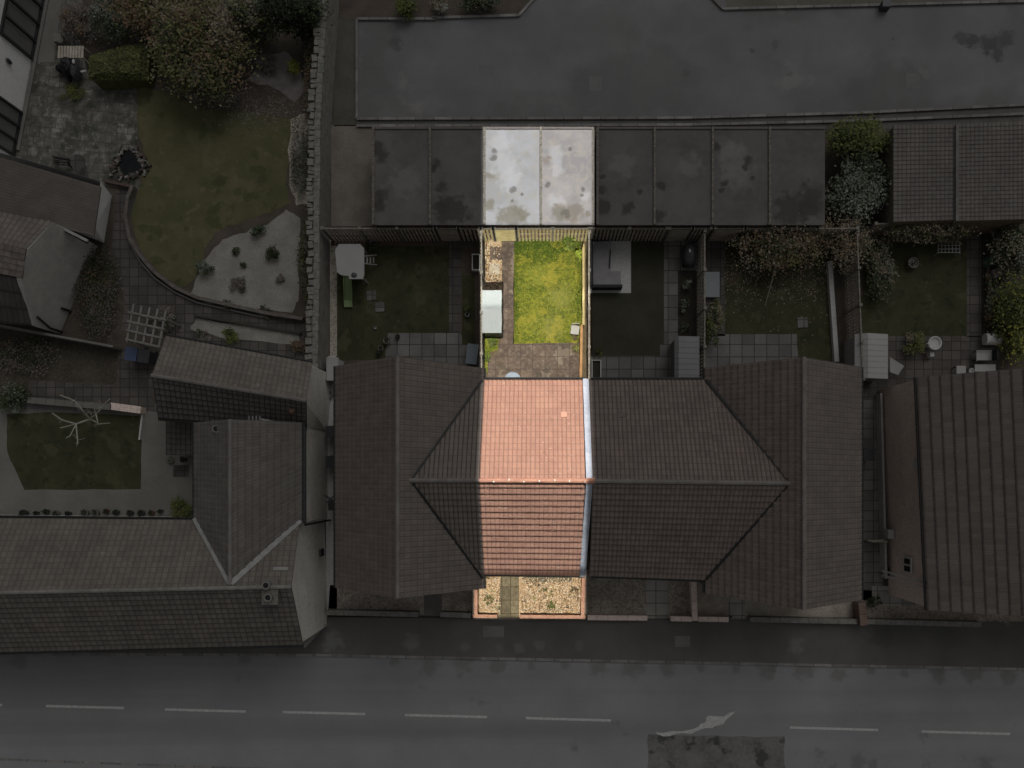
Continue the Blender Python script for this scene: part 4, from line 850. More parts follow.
for (px, py, r_, h_, cols, lb) in (
    (204, 268, 9, .5, [('grey', 3), ('dark', 1)], 'grey-green spiky shrub at left edge of the pale gravel bed'),
    (257, 232, 9, .5, [('dark', 3), ('grey', 1)], 'dark dotted shrub at top edge of the pale gravel bed'),
    (272, 253, 8, .6, [('dark', 3), ('deep', 2)], 'round dark shrub in middle of the pale gravel bed'),
    (236, 251, 4, .3, [('dark', 3)], 'tiny dark plant left of the round shrub in gravel'),
    (243, 265, 3, .3, [('dark', 3)], 'tiny plant below left of the round shrub in gravel'),
    (238, 285, 9, .35, [('twig', 3), ('dark', 1)], 'sprawling twiggy plant low in the pale gravel bed'),
    (280, 278, 5, .3, [('twig', 3), ('brown', 1)], 'small brown plant right side of the pale gravel bed'),
    (227, 305, 6, .4, [('dark', 2), ('twig', 2)], 'dark plant against the curved wall below gravel'),
    (264, 312, 7, .4, [('dark', 2), ('twig', 2)], 'brown plant near right end of the curved wall'),
    (229, 337, 9, .6, [('green', 3), ('dark', 1)], 'rounded green shrub behind the cottage roof'),
    (203, 336, 8, .4, [('twig', 2), ('dark', 1)], 'brown plant between green shrub and cottage roof corner'),
    (300, 345, 9, .5, [('brown', 2), ('twig', 2)], 'russet plant behind right end of the cottage roof'),
    (180, 509, 12, .8, [('green', 3), ('olive', 1)], 'bright green bush in corner by the long slate roof')):
    plant('shrub', lb, 'shrub', px, py, r_, r_*.9, h_, cols, int(60+r_*r_*5), .05, 12)
plant('bare_shrub', 'broad brown tangle of bare stems between pale streaked gable and terrace path', 'shrub', 96, 290, 26, 48, .7, [('brown', 1), ('twig', 2), ('dark', 3)], 7000, .04, 90)
plant('bare_shrub', 'low brown scrub over the left part of the mossy yard', 'shrub', 20, 355, 38, 22, .35, [('brown', 1), ('twig', 2), ('dark', 3)], 1800, .05, 40)
plant('shrub', 'dark grey-green bush left of the plank bed edge', 'shrub', 14, 398, 17, 15, 1.0, [('dark', 3), ('grey', 1)], 1300, .055, 26)
plant('bare_shrub', 'speckled low plants under the wooden pergola', 'shrub', 165, 318, 13, 14, .5, [('twig', 2), ('pale', 1), ('dark', 2)], 900, .045, 22)
plant('shrub', 'mossy weeds beside the black covered seat on the patio', 'shrub', 72, 92, 14, 9, .25, [('green', 2), ('olive', 2)], 500, .04, 16)
# right side vegetation
plant('shrub', 'tall green shrub at right end of the flat garages', 'shrub', 857, 141, 33, 24, 2.4, [('green', 4), ('olive', 2), ('dark', 2)], 4200, .075, 50)
plant('flowering_shrub', 'large grey-green blossom shrub below the tall green shrub', 'shrub', 860, 188, 33, 33, 2.2, [('grey', 5), ('pale', 1), ('dark', 2)], 5200, .07, 60)
plant('russet_bush', 'large russet and olive bush over the back fence above the blossom lawn', 'bush', 782, 238, 50, 36, 2.2, [('brown', 5), ('dust', 3), ('olive', 2), ('dark', 1)], 7500, .065, 130, trunk=True)
plant('wispy_bush', 'brown wispy bush straddling the leaning fence top', 'bush', 846, 244, 28, 27, 2.0, [('dust', 2), ('brown', 2), ('dark', 1)], 2000, .06, 34)
plant('wispy_bush', 'dark straggly bush on left side of the far right lawn', 'bush', 878, 270, 18, 30, 1.0, [('dark', 3), ('dust', 2), ('grey', 1)], 2200, .06, 36)
plant('wispy_bush', 'brown climbing plant along fence under the tiled garages', 'bush', 925, 232, 46, 12, 1.9, [('dust', 3), ('olive', 2), ('dark', 1)], 2600, .06, 36)
plant('hedge', 'yellow-green tall hedge at the right edge beside white garden chairs', 'hedge', 1018, 318, 20, 44, 1.8, [('green', 4), ('yellow', 2), ('dark', 1)], 5200, .07, 60)
plant('hedge', 'dusty grey-green hedge at the right edge above the yellow-green hedge', 'hedge', 1014, 246, 22, 32, 1.8, [('grey', 2), ('dark', 3), ('dust', 2)], 4200, .07, 50)
plant('border_shrub', 'dark border plants between slab path and right hedge', 'shrub', 992, 300, 8, 34, .6, [('dark', 3), ('grey', 1), ('brown', 1)], 1300, .05, 26)
plant('shrub', 'leafy plant beside the white round birdbath', 'shrub', 916, 343, 12, 11, .8, [('olive', 3), ('dust', 1), ('green', 1)], 900, .055, 18)
plant('shrub', 'straggly green shrub in front of the slab path corner right of tall fence', 'shrub', 713, 322, 10, 24, .9, [('dark', 2), ('dust', 2), ('green', 2)], 1200, .055, 22)
for (px, py, r_, h_, cols, lb, ls, n) in (
    (569, 243, 9, .8, [('green', 3), ('lime', 1), ('fresh', 2)], 'green leafy shrub in top right corner of the bright garden', .05, 420),
    (579, 254, 4.5, .6, [('lime', 4)], 'bright lime plant against right fence of the bright garden', .05, 160),
    (575, 336, 4.5, .3, [('olive', 2), ('brown', 1)], 'low plant below the white chair in the bright garden', .04, 90),
    (576, 349, 5, .35, [('olive', 3), ('yellow', 1)], 'olive plant at right edge of the bright patio', .04, 130),
    (492, 340, 6, .3, [('fresh', 2), ('olive', 2)], 'low green plants below the pale green shed', .04, 160),
    (487, 358, 3.5, .4, [('fresh', 2), ('olive', 2)], 'green weeds in left corner of the bright patio', .04, 110),
    (551, 606, 6, .3, [('green', 3), ('olive', 1)], 'green tuft by the orange wall in golden gravel', .035, 130),
    (573, 590, 3.5, .3, [('brown', 3), ('dark', 1)], 'brown dead tuft near right wall of the bright front garden', .035, 80),
    (489, 600, 6, .15, [('olive', 2), ('green', 1)], 'weeds in the golden gravel left of the front path', .035, 90),
    (544, 590, 4, .1, [('olive', 3)], 'small weeds in middle of the bright golden gravel', .03, 50),
    (687, 284, 6, .5, [('pale', 2), ('grey', 2), ('dark', 2)], 'pale flowering plant at top of the dark bed by tall fence', .045, 170),
    (685, 306, 7, .5, [('pale', 1), ('grey', 2), ('dark', 3)], 'grey plant in middle of the dark bed by tall fence', .045, 200),
    (684, 326, 6, .4, [('grey', 2), ('dark', 3)], 'dark plant at bottom of the dark bed by tall fence', .045, 150),
    (467, 307, 5, .3, [('green', 2), ('dark', 2)], 'small green plant beside white ring pot by play lawn path', .04, 110),
    (372, 246, 7, .6, [('dark', 3), ('deep', 2)], 'dark plant between playhouse and ladder', .045, 200),
    (600, 352, 5, .3, [('green', 1), ('dark', 2)], 'small weeds above the square planter by turf', .035, 80),
    (1000, 228, 7, .8, [('yellow', 2), ('green', 2)], 'yellowish plant above the teal bin at right', .05, 220),
    (895, 571, 14, .4, [('dark', 3), ('brown', 1)], 'dark low plants in the side passage corner at right', .05, 420),
    (876, 602, 7, .4, [('dark', 3), ('grey', 1)], 'dark shrub at the front wall end by the side passage', .05, 160)):
    plant('garden_plant', lb, 'plant', px, py, r_, r_ if r_ != 14 else 5, h_, cols, n, ls, 10)
# blossom scattered under the russet bush
mb = MB()
for i in range(1500):
    x = random.uniform(724, 835); y = 255+abs(random.gauss(0, 26)); p = P(x, min(y, 340), .03+random.uniform(0, .02)); s_ = random.uniform(.012, .035); az = random.random()*6
    u = Vector((cos(az), sin(az), 0))*s_; v = Vector((-sin(az), cos(az), 0))*s_; mb.add([p-u, p-v, p+u, p+v], [(0, 1, 2, 3)], random.choice((0, 0, 1)))
tag(mb.build('fallen_petals', [LF['petal'], LF['brown']]), 'pale petals and leaves fallen on lawn beneath the russet bush', 'fallen petals', kind='stuff')
tag(MB().cyl(P(777, 262, 1.2), P(765, 306, .05), .025, .012, 6).build('garden_cane', barkw_m), 'long pale cane leaning from the russet bush onto lawn', 'cane')
# grass tufts: short blades on the bright lawn
mb = MB(); rg = random.Random(3)
for i in range(9000):
    p = P(rg.uniform(514.5, 582), rg.uniform(238, 343), .012); hh = rg.uniform(.02, .05); az = rg.random()*6.3; wv = rg.uniform(.012, .03)
    u = Vector((cos(az), sin(az), 0))*wv; v = Vector((-sin(az), cos(az), 0))*rg.uniform(.01, .04)
    mb.add([p-u, p+u, p+v+Vector((0, 0, hh))], [(0, 1, 2)], rg.choices((0, 1, 2), (5, 3, 1))[0])
tag(mb.build('grass_blades', [lawnl_m, M('blade_yellow', (.24, .25, .022), (.17, .19, .014), 4, bump=0), M('blade_straw', (.34, .30, .07), (.27, .24, .05), 4, bump=0)]), 'short bright green grass blades of the lit lawn', 'grass', kind='stuff')
mb = MB()
for i in range(5200):
    y_ = 238+abs(rg.gauss(0, 16)) if i < 3600 else rg.uniform(238, 343); x_ = rg.uniform(514.5, 581)
    if i >= 3600: x_ = rg.choice((516, 579))+rg.uniform(-2, 2.5)
    p = P(x_, min(y_, 342), .014); hh = rg.uniform(.03, .06); az = rg.random()*6.3; wv = rg.uniform(.012, .03)
    u = Vector((cos(az), sin(az), 0))*wv; v = Vector((-sin(az), cos(az), 0))*rg.uniform(.01, .04)
    mb.add([p-u, p+u, p+v+Vector((0, 0, hh))], [(0, 1, 2)])
tag(mb.build('lush_grass', M('blade_deep', (.045, .085, .008), (.03, .06, .006), 4, bump=0)), 'darker lush grass at far end and edges of the lit lawn', 'grass', kind='stuff')
# gravel pebbles
mb = MB()
for i in range(2600):
    if i < 800: x, y = rg.uniform(485, 501), rg.uniform(237, 290)
    elif i < 1200: x, y = rg.uniform(479, 500), rg.uniform(578, 614)
    else: x, y = rg.uniform(521, 580), rg.uniform(578, 614)
    if 488 < x < 502 and 238 < y < 274 and i < 800 and rg.random() < .85: continue
    p = P(x, y, .02); mb.box(p, (rg.uniform(.025, .075), rg.uniform(.02, .06), .03), rg.random()*3, rg.choices((0, 1, 2), (4, 3, 3))[0])
tag(mb.build('pebbles', [M('pebble_cream', (.50, .43, .33), (.40, .34, .25), 9, bump=0), M('pebble_tan', (.36, .24, .13), (.28, .18, .1), 9, bump=0), M('pebble_dark', (.11, .08, .05), (.08, .06, .04), 9, bump=0)]), 'loose cream and tan pebbles in the lit garden strips', 'gravel', kind='stuff')
# bare white-barked tree
bt = thing('bare_tree', 'small bare tree with pale branches over the dark square lawn', 'tree', P(92, 421))
mb = MB(); mb.cyl(P(92, 421), P(90, 419, 1.0), .05, .045, 8); mb.build('trunk', barkw_m, bt)
mb = MB()
def br(pts, r):
    for (a, b) in zip(pts, pts[1:]): mb.cyl(P(a[0], a[1], a[2]), P(b[0], b[1], b[2]), r, r*.8, 6); r *= .82
br([(90, 419, 1.0), (76, 424, 1.5), (62, 420, 1.8), (52, 413, 2.0)], .05); br([(90, 419, 1.0), (83, 411, 1.6), (75, 401, 1.9), (60, 395, 2.1)], .045)
br([(90, 419, 1.0), (96, 414, 1.5), (104, 404, 1.9), (110, 399, 2.1)], .04); br([(76, 424, 1.5), (77, 434, 1.8), (78, 444, 2.0)], .04)
br([(76, 424, 1.5), (70, 436, 1.8), (66, 438, 1.9)], .03); br([(90, 419, 1.0), (99, 424, 1.5), (110, 423, 1.8)], .03); br([(96, 414, 1.5), (98, 424, 1.6)], .035); br([(76, 424, 1.5), (60, 428, 1.7)], .025); br([(96, 414, 1.5), (92, 402, 1.9)], .03)
for i in range(26):
    x, y = random.choice([(62, 420), (75, 403), (104, 405), (78, 440), (99, 424), (90, 412)]); br([(x, y, 1.7), (x+random.uniform(-9, 9), y+random.uniform(-8, 8), 2.0)], .012)
mb.build('branches', barkw_m, bt)

# ------------------------------------------------------------------ garden objects
def shed(name, label, x0, y0, x1, y1, h, mat, wmat, ridgef=None, axis='y', drop=.2, rz=0):
    """x0..y1 = roof outline in the photo at height h; ridgef = 0..1 position of ridge (None = mono pitch)"""
    a = P(x0, y0, h); b = P(x1, y1, h); cx, cy = (a.x+b.x)/2, (a.y+b.y)/2; W = abs(b.x-a.x); D = abs(a.y-b.y)
    s = thing(name, label, 'shed', (cx, cy, 0))
    MB().box((cx, cy, (h-drop-.05)/2), (W-.14, D-.14, h-drop-.05)).build('wall', wmat, s)
    mb = MB(); f = ridgef if ridgef is not None else 0
    if axis == 'y':
        ym = a.y-(D*f); pr = [(a.y, h-drop), (ym, h), (b.y, h-drop)]
        for (p, zp), (q, zq) in zip(pr, pr[1:]):
            if abs(p-q) < .01: continue
            mb.add([(a.x, p, zp), (b.x, p, zp), (b.x, q, zq), (a.x, q, zq), (a.x, p, zp-.05), (b.x, p, zp-.05), (b.x, q, zq-.05), (a.x, q, zq-.05)], [(0, 3, 2, 1), (4, 5, 6, 7), (0, 1, 5, 4), (2, 3, 7, 6), (1, 2, 6, 5), (3, 0, 4, 7)])
            n = 7
            for i in range(1, n): xx = a.x+(b.x-a.x)*i/n; mb.bar((xx, p, zp+.008), (xx, q, zq+.008), .02, .015)
    else:
        xm = a.x+W*f; pr = [(a.x, h-drop), (xm, h), (b.x, h-drop)]
        for (p, zp), (q, zq) in zip(pr, pr[1:]):
            if abs(p-q) < .01: continue
            mb.add([(p, a.y, zp), (q, a.y, zq), (q, b.y, zq), (p, b.y, zp), (p, a.y, zp-.05), (q, a.y, zq-.05), (q, b.y, zq-.05), (p, b.y, zp-.05)], [(0, 3, 2, 1), (4, 5, 6, 7), (0, 1, 5, 4), (2, 3, 7, 6), (1, 2, 6, 5), (3, 0, 4, 7)])
            n = 8
            for i in range(1, n): yy = a.y+(b.y-a.y)*i/n; mb.bar((p, yy, zp+.008), (q, yy, zq+.008), .02, .015)
    mb.build('roof', mat, s)
    d = MB().box((cx+W/2-.06, cy, (h-drop)/2-.05), (.04, min(.9, D*.6), h-drop-.25)).build('door', wmat, s)
    MB().box((cx+W/2-.03, cy+.2, .9), (.03, .03, .12)).build('handle', gut_m, d)
    return s
shed('garden_shed', 'pale green-white metal shed on the gravel strip of the bright garden', 481.5, 289, 501.5, 332, 1.9, shedl_m, shedl_m, .46, 'y', .25)
shed('garden_shed', 'plain grey shed between planting bed and house in turf garden', 675, 336, 700, 380, 1.9, sheetg_m, M('shed_wall_grey', (.12, .12, .12), (.1, .1, .1), 2), .15, 'x', .15)
shed('garden_shed', 'white roofed shed with open door at corner of the far right lawn', 857, 333, 890.5, 378, 2.0, sheet_m, M('shed_wall_tan', (.22, .21, .195), (.19, .18, .17), 2), .33, 'x', .3)
tag(MB().add([P(890, 357, 1.3), P(904, 366, 1.3), P(898, 375, 1.2), P(890, 372, 1.2), P(890, 357, 1.24), P(904, 366, 1.24), P(898, 375, 1.14), P(890, 372, 1.14)], [(0, 3, 2, 1), (4, 5, 6, 7), (0, 1, 5, 4), (1, 2, 6, 5), (2, 3, 7, 6), (3, 0, 4, 7)]).bar(P(902, 366, 0), P(902, 366, 1.24), .06, .06).bar(P(897, 373, 0), P(897, 373, 1.14), .06, .06).bar(P(891, 371, 0), P(891, 371, 1.16), .06, .06).build('folding_table', sheet_m), 'tilted white table top beside the white roofed shed', 'table')
b_ = thing('storage_box', 'bluish grey plastic storage box by house corner beside play lawn patio', 'storage box', P(472, 354)); q = P(472, 354, .9)
MB().box((q.x, q.y, .42), (.46, .9, .84), -.12).build('body', char_m, b_); MB().box((q.x, q.y, .88), (.52, .96, .08), -.12).build('lid', M('bluegrey_plastic', (.105, .125, .145), (.09, .11, .125), 2, rough=.5, bump=0), b_)
b_ = thing('storage_box', 'white topped cabinet at start of the alley beside cross gable house', 'storage box', P(332, 367)); q = P(332.5, 369, 1.2)
MB().box((q.x, q.y, .58), (.5, 1.0, 1.16)).build('body', concl_m, b_); MB().box((q.x, q.y, 1.2), (.56, 1.1, .07)).build('lid', sheet_m, b_)
# playhouse with slide
ph = thing('playhouse', 'cream plastic playhouse platform at left of the play lawn', 'playhouse', P(350, 262))
c = P(352, 260, 1.5)
pts = [(335, 250), (339, 244), (360, 244), (364, 248), (364, 274), (363, 279), (349, 279), (349, 276), (341, 275), (337, 272)]
MB().prism([(P(x, y, 1.5).x, P(x, y, 1.5).y) for x, y in pts], 1.42, 1.5).build('roof', play_m, ph)
mb = MB()
for x, y in ((338, 247), (361, 247), (361, 276), (340, 272)): p = P(x, y, 1.5); mb.cyl((p.x, p.y, 0), (p.x, p.y, 1.44), .05, n=8)
p = P(350, 260, 1.5); mb.box((p.x, p.y, .6), (1.0, 1.1, .06)); mb.box((p.x-.5, p.y, .9), (.04, 1.1, .6)); mb.box((p.x, p.y+.55, .9), (1.0, .04, .6)); mb.build('frame', play_m, ph)
mb = MB()
for i in range(4):
    zz_ = 1.1-i*.28; x = 364+i*3.2; mb.bar(P(x, 257, zz_), P(x, 263, zz_), .06, .04)
mb.bar(P(363, 256.5, 1.2), P(377, 255, .1), .05, .05); mb.bar(P(363, 263.5, 1.2), P(377, 265, .1), .05, .05); mb.build('ladder', play_m, ph)
MB().blob(P(354, 275, 1.52), (.14, .12, .06)).build('knob', char_m, ph)
mb = MB(); prof = [(347.5, 272, 1.35), (347.5, 282, 1.05), (348, 292, .6), (348, 300, .22), (348.5, 307, .12)]
for (a, b) in zip(prof, prof[1:]):
    mb.bar(P(*a), P(*b), .34, .03)
    for s in (-3.7, 3.7): mb.bar(P(a[0]+s, a[1], a[2]+.06), P(b[0]+s, b[1], b[2]+.06), .035, .1)
mb.build('slide', green_m, ph)
def pot(label, px, py, r, mat, h=.35, pl='deep', grp='plant pots'):
    g = thing('plant_pot', label, 'plant pot', P(px, py), grp); c = P(px, py, h*.5); c.z = 0
    MB().lathe(c, [(r*.7, 0), (r, h), (r*1.08, h), (r*.85, h), (r*.82, h-.08), (0, h-.08)], 16).build('pot', mat, g)
    if pl:
        m = MB(); rp = random.Random(int(px))
        for i in range(30):
            p = c+Vector((rp.gauss(0, r*.4), rp.gauss(0, r*.4), h+rp.uniform(-.05, .15))); s_ = .04; az = rp.random()*6; u = Vector((cos(az), sin(az), .3))*s_; v = Vector((-sin(az), cos(az), -.2))*s_*.6; m.add([p-u, p-v, p+u, p+v], [(0, 1, 2, 3)])
        m.build('plant', LF[pl], g)
    return g
pot('largest dark pot of the group at the play lawn patio corner', 387, 341, .17, pot_m, .3); pot('small dark pot right of the largest patio corner pot', 398, 337, .11, char_m, .25)
pot('medium pot below left of the largest patio corner pot', 381, 348.5, .14, pot_m, .3); pot('lowest small pot by lawn edge above the cross gable roof', 379, 354, .11, char_m, .25)
pot('white ring pot in strip right of the play lawn path', 467.5, 315, .11, concl_m, .25); pot('small pale ball shaped pot on lawn near slide end', 375.5, 328, .07, sheet_m, .12, None)
pot('small white pot behind the playhouse by back fence', 371, 243, .09, sheet_m, .2, None)
pot('round stone planter at upper left of the far right lawn', 912, 263.5, .26, pot_m, .35)
for i, (x, r_, m_) in enumerate(((25, .2, char_m), (37, .1, char_m), (47, .12, char_m), (57, .15, pot_m), (69, .12, char_m), (86, .17, pot_m), (96.5, .17, pot_m), (107, .12, terra_m), (117, .13, char_m), (131, .14, char_m), (142, .15, char_m), (152, .12, terra_m), (161, .10, char_m))):
    pot(('%s in row above long slate roof' % ('leftmost wide dark pot', 'small black pot second from left', 'black pot third from left', 'stone pot fourth from left', 'black pot between two stone pots', 'left of two matching stone ring pots', 'right of two matching stone ring pots', 'terracotta pot right of ring pots', 'black pot mid right', 'black pot with dark leaves fourth from right', 'largest black pot third from right', 'terracotta pot near right end', 'smallest pot at right end')[i]), x, 513+random.uniform(-2, 1), r_, m_, .3)
pot('dark pot beside the square mat near lean-to', 184, 459.5, .13, char_m, .3); pot('pale bowl left of dark pot near lean-to', 171, 460, .16, pot_m, .15, 'grey')
# square planters
for (px, py, lb, sx, sy) in ((476, 262, 'pale framed black square planter against left fence of bright garden', .36, .75), (596.5, 369, 'pale framed black square planter at corner of turf garden patio', .42, .85)):
    g = thing('square_planter', lb, 'planter', P(px, py), 'framed square planters'); c = P(px, py, .4); c.z = 0; m = MB()
    for s in (-1, 1): m.box((c.x+s*sx/2, c.y, .2), (.05, sy+.05, .4)); m.box((c.x, c.y+s*sy/2, .2), (sx-.05, .05, .4))
    m.build('frame', concl_m, g); MB().box((c.x, c.y, .15), (sx-.06, sy-.06, .3)).build('soil', MATS['bed_soil'], g)
# corner sofa
sf = thing('corner_sofa', 'grey covered corner sofa with black edge on pale slab in turf garden', 'sofa', P(606, 265))
q0 = P(593, 242, .4); q1 = P(611, 286, .4)
m = MB(); m.box(((q0.x+q1.x)/2, (q0.y+q1.y)/2, .2), (q1.x-q0.x, q0.y-q1.y, .36)); q2 = P(621, 271, .4); m.box(((q1.x+q2.x)/2+.0, (q2.y+q1.y)/2+.01, .19), (q2.x-q1.x, q2.y-q1.y-.02, .34)); m.build('seat', cush_m, sf)
m = MB(); m.box((q0.x-.08, (q0.y+q1.y)/2, .32), (.16, q0.y-q1.y+.1, .64)); m.box(((q0.x+q2.x)/2, q1.y-.05, .32), (q2.x-q0.x+.1, .14, .64)); m.build('backrest', black_m, sf)
MB().bar(P(610.5, 250, .41), P(609.3, 268, .41), .05, .06).build('edge', black_m, sf)
# covered barbecue
bq = thing('covered_barbecue', 'black covered barbecue on slabs by tall fence of turf garden', 'barbecue', P(690, 256)); c = P(690, 254, .8)
m = MB(); m.blob((c.x, c.y, .62), (.33, .62, .42), n=18, m=10, jit=.03); m.build('cover', char_m, bq)
m = MB(); m.box((c.x, c.y, .2), (.5, .9, .4)); m.build('skirt', black_m, bq); MB().blob((c.x-.05, c.y+.1, 1.03), (.05, .09, .03)).build('vent_cap', concl_m, bq)
# cold frame
cf = thing('cold_frame', 'flat grey glazed cold frame on slab path beside tall fence', 'cold frame', P(711, 284)); c = P(711.5, 284.5, .3)
MB().box((c.x, c.y, .14), (.74, 1.18, .28)).build('base', wood_m, cf); MB().box((c.x, c.y, .3), (.78, 1.22, .03)).build('lid', M('cloudy_glazing', (.13, .145, .16), (.11, .12, .135), 1, rough=.3, bump=0), cf)
# round blue-grey table and white chair in the bright garden
tb = thing('round_table', 'round blue-grey glass garden table by back wall of bright house', 'table', P(512, 380)); c = P(512.5, 380, .72); c.z = 0
MB().lathe(c+Vector((0, 0, .70)), [(0, 0), (.38, 0), (.40, .015), (.38, .03), (0, .03)], 28).build('table_top', blue_table, tb)
m = MB(); m.cyl(c, c+Vector((0, 0, .7)), .03, n=8)
for i in range(3): m.cyl(c+Vector((0, 0, .1)), c+Vector((.28*cos(i*2.1), .28*sin(i*2.1), .02)), .02, n=6)
m.build('pedestal', frameb_m, tb)
gc = thing('garden_chair', 'small white plastic chair at right edge of the bright lawn', 'chair', P(575, 329)); c = P(575, 330, .44); c.z = 0
MB().box(c+Vector((0, 0, .44)), (.40, .42, .04), -.1).build('seat', M('white_plastic', (.26, .25, .23), (.23, .22, .2), 2, rough=.5, bump=0), gc)
m = MB(); m.box(c+Vector((.10, .24, .66)), (.2, .04, .40), -.1); m.box(c+Vector((-.10, .24, .66)), (.12, .04, .40), -.1); m.build('backrest', MATS['white_plastic'], gc)
for sx in (-.16, .16):
    for sy in (-.17, .17): MB().cyl(c+Vector((sx, sy, 0)), c+Vector((sx, sy, .43)), .02, n=6).build('leg', MATS['white_plastic'], gc)
# small table + covered seat on the left patio
bn = thing('garden_table', 'slatted wooden garden table above the black covered seat', 'table', P(68, 52)); m = MB()
for i in range(9): m.bar(P(59.5+i*2.9, 46, .7), P(59+i*2.9, 58, .7), .11, .04)
m.build('table_top', wood_m, bn)
for x, y in ((60, 47), (83, 47), (60, 57), (82, 57)): p = P(x, y, .7); MB().box((p.x, p.y, .34), (.07, .07, .68)).build('leg', wood_m, bn)
cs = thing('draped_cover', 'black and charcoal cover draped over garden seat left of the clipped hedge', 'covered seat', P(70, 70)); m = MB()
m.blob(P(68, 67, .55), (.36, .42, .42), n=14, m=8, jit=.1); m.blob(P(61, 69, .35), (.24, .18, .28), n=12, m=6, jit=.1); m.bar(P(68, 74, .2), P(70, 82, .1), .14, .2); m.build('cover', black_m, cs)
m = MB(); m.blob(P(76, 72, .5), (.2, .42, .4), n=12, m=8, jit=.08); m.build('side_panel', char_m, cs); m = MB(); m.blob(P(73.5, 61.5, .9), (.07, .12, .07), n=8, m=5); m.bar(P(80, 72, .4), P(86, 71, .35), .08, .08, 0); m.build('white_tie', concl_m, cs)
tag(MB().box(P(60, 40, .25), (.38, .38, .5)).lathe(P(60, 40, .5), [(.16, 0), (.12, .03), (0, .03)], 12).build('stone_urn', pot_m), 'square pale stone urn above the slatted garden table', 'urn')
# pond
pd = thing('pond', 'small dark pond edged with broken brick and stone on patio corner', 'pond', P(128, 164))
m = MB(); pts = wob([(120, 152), (127, 149), (138, 153), (144, 166), (142, 173), (125, 176), (119, 166), (112, 160)], 1, 3); m.prism([(P(x, y, .05).x, P(x, y, .05).y) for x, y in pts], .0, .05); m.build('water', water_m, pd)
m = MB(); rr = random.Random(9)
for i in range(90):
    a = rr.uniform(0, 2*pi); R = rr.uniform(12, 19)*(1+.16*sin(a*3+.5)); x = 129+R*cos(a); y = 164+R*sin(a)*.95; m.box(P(x, y, .09), (rr.uniform(.08, .24), rr.uniform(.05, .14), rr.uniform(.08, .16)), rr.random()*3, rr.choices((0, 1, 2), (3, 3, 2))[0])
m.build('edging_stones', [M('pond_brick', (.085, .062, .055), (.06, .045, .04), 5), stone_m, M('dark_stone', (.05, .05, .045), (.035, .035, .03), 5)], pd)
m = MB(); m.bar(P(104, 181, .15), P(132, 187, .15), .14, .3); tag(m.build('brick_edging', MATS['pond_brick']), 'rosy brick edging strip running left of the pond', 'edging')
tb = thing('patio_table', 'round grey patio table beside dark bench near brown outbuilding', 'table', P(78, 162)); c = P(78, 162, .7); c.z = 0
MB().lathe(c+Vector((0, 0, .7)), [(0, 0), (.36, 0), (.37, .02), (0, .03)], 22).build('table_top', slabd_m, tb); MB().cyl(c, c+Vector((0, 0, .7)), .06, n=8).build('pedestal', stone_m, tb)
bc = thing('bench', 'dark garden bench between patio table and brown outbuilding', 'bench', P(61, 161)); m = MB()
for i in range(3): m.bar(P(53, 159+i*2.2, .45), P(69, 161+i*2.2, .45), .07, .04)
m.build('seat', slabd_m, bc); m = MB(); m.bar(P(53, 157, .75), P(69, 159.5, .75), .05, .3); m.build('backrest', frameb_m, bc)
for x, y in ((54, 159), (68, 162)): p = P(x, y, .4); MB().box((p.x, p.y, .21), (.06, .3, .42)).build('leg', frameb_m, bc)
# pergola and bins near cottage
pg = thing('pergola', 'pale wooden pergola grid left of the cottage roof', 'pergola', P(145, 325)); m = MB()
for i in range(5): a = 131+i*8; m.bar(P(a+3, 304+i*1.6, 2.0), P(a-4, 342+i*1.4, 2.0), .09, .08)
for j in range(4): m.bar(P(128-j*.8, 312+j*9, 2.06), P(166-j*1.8, 320+j*9, 2.06), .09, .06)
m.build('beams', M('grey_timber', (.17, .165, .15), (.13, .125, .11), 3), pg)
for x, y in ((131, 312), (162, 318), (128, 340), (158, 346)): p = P(x, y, 2); MB().box((p.x, p.y, 1.0), (.1, .1, 2.0)).build('post', MATS['grey_timber'], pg)
def bin_(label, px, py, mat, rz=-.15, s=1):
    g = thing('wheelie_bin', label, 'bin', P(px, py)); c = P(px, py, 1.0); c.z = 0
    m = MB(); m.box(c+Vector((0, 0, .48)), (.5*s, .55*s, .92), rz); m.build('body', mat, g)
    m = MB(); m.box(c+Vector((0, 0, .98)), (.56*s, .62*s, .07), rz); m.box(c+Vector((0, .3*s, .96)), (.5*s, .05, .06), rz); m.build('lid', mat, g)
    for sx in (-.22, .22): MB().cyl(c+Vector((sx*s-.02, .26, .1)), c+Vector((sx*s+.02, .26, .1)), .1, n=10).build('wheel', black_m, g)
bin_('blue wheelie bin under lower end of the pergola', 131, 354, blue_m); bin_('dark grey wheelie bin right of the blue bin', 143.5, 356, char_m)
bin_('dark grey bin in the alley, upper of two', 331, 432, char_m, 0, .9); bin_('dark grey bin in the alley, lower of two', 331, 462, char_m, 0, .9)
tag(MB().lathe(P(331, 395, 0), [(.12, 0), (.18, .3), (.13, .3), (.12, .2), (0, .2)], 12).build('alley_pot', pot_m), 'stone pot in alley near the cross gable eave', 'pot')
m = MB(); m.box(P(332, 505, 1.0), (.25, .5, .5)); m.bar(P(324, 495, 2.2), P(338, 503, 2.2), .08, .08); m.bar(P(326, 503, 2.2), P(337, 493, 2.2), .06, .06); tag(m.build('wall_bracket', char_m), 'dark bracket and box fixed in alley beside pale gable', 'bracket')
bin_('grey bin in side passage beside rosy wall', 869, 455, char_m, 0, .9)
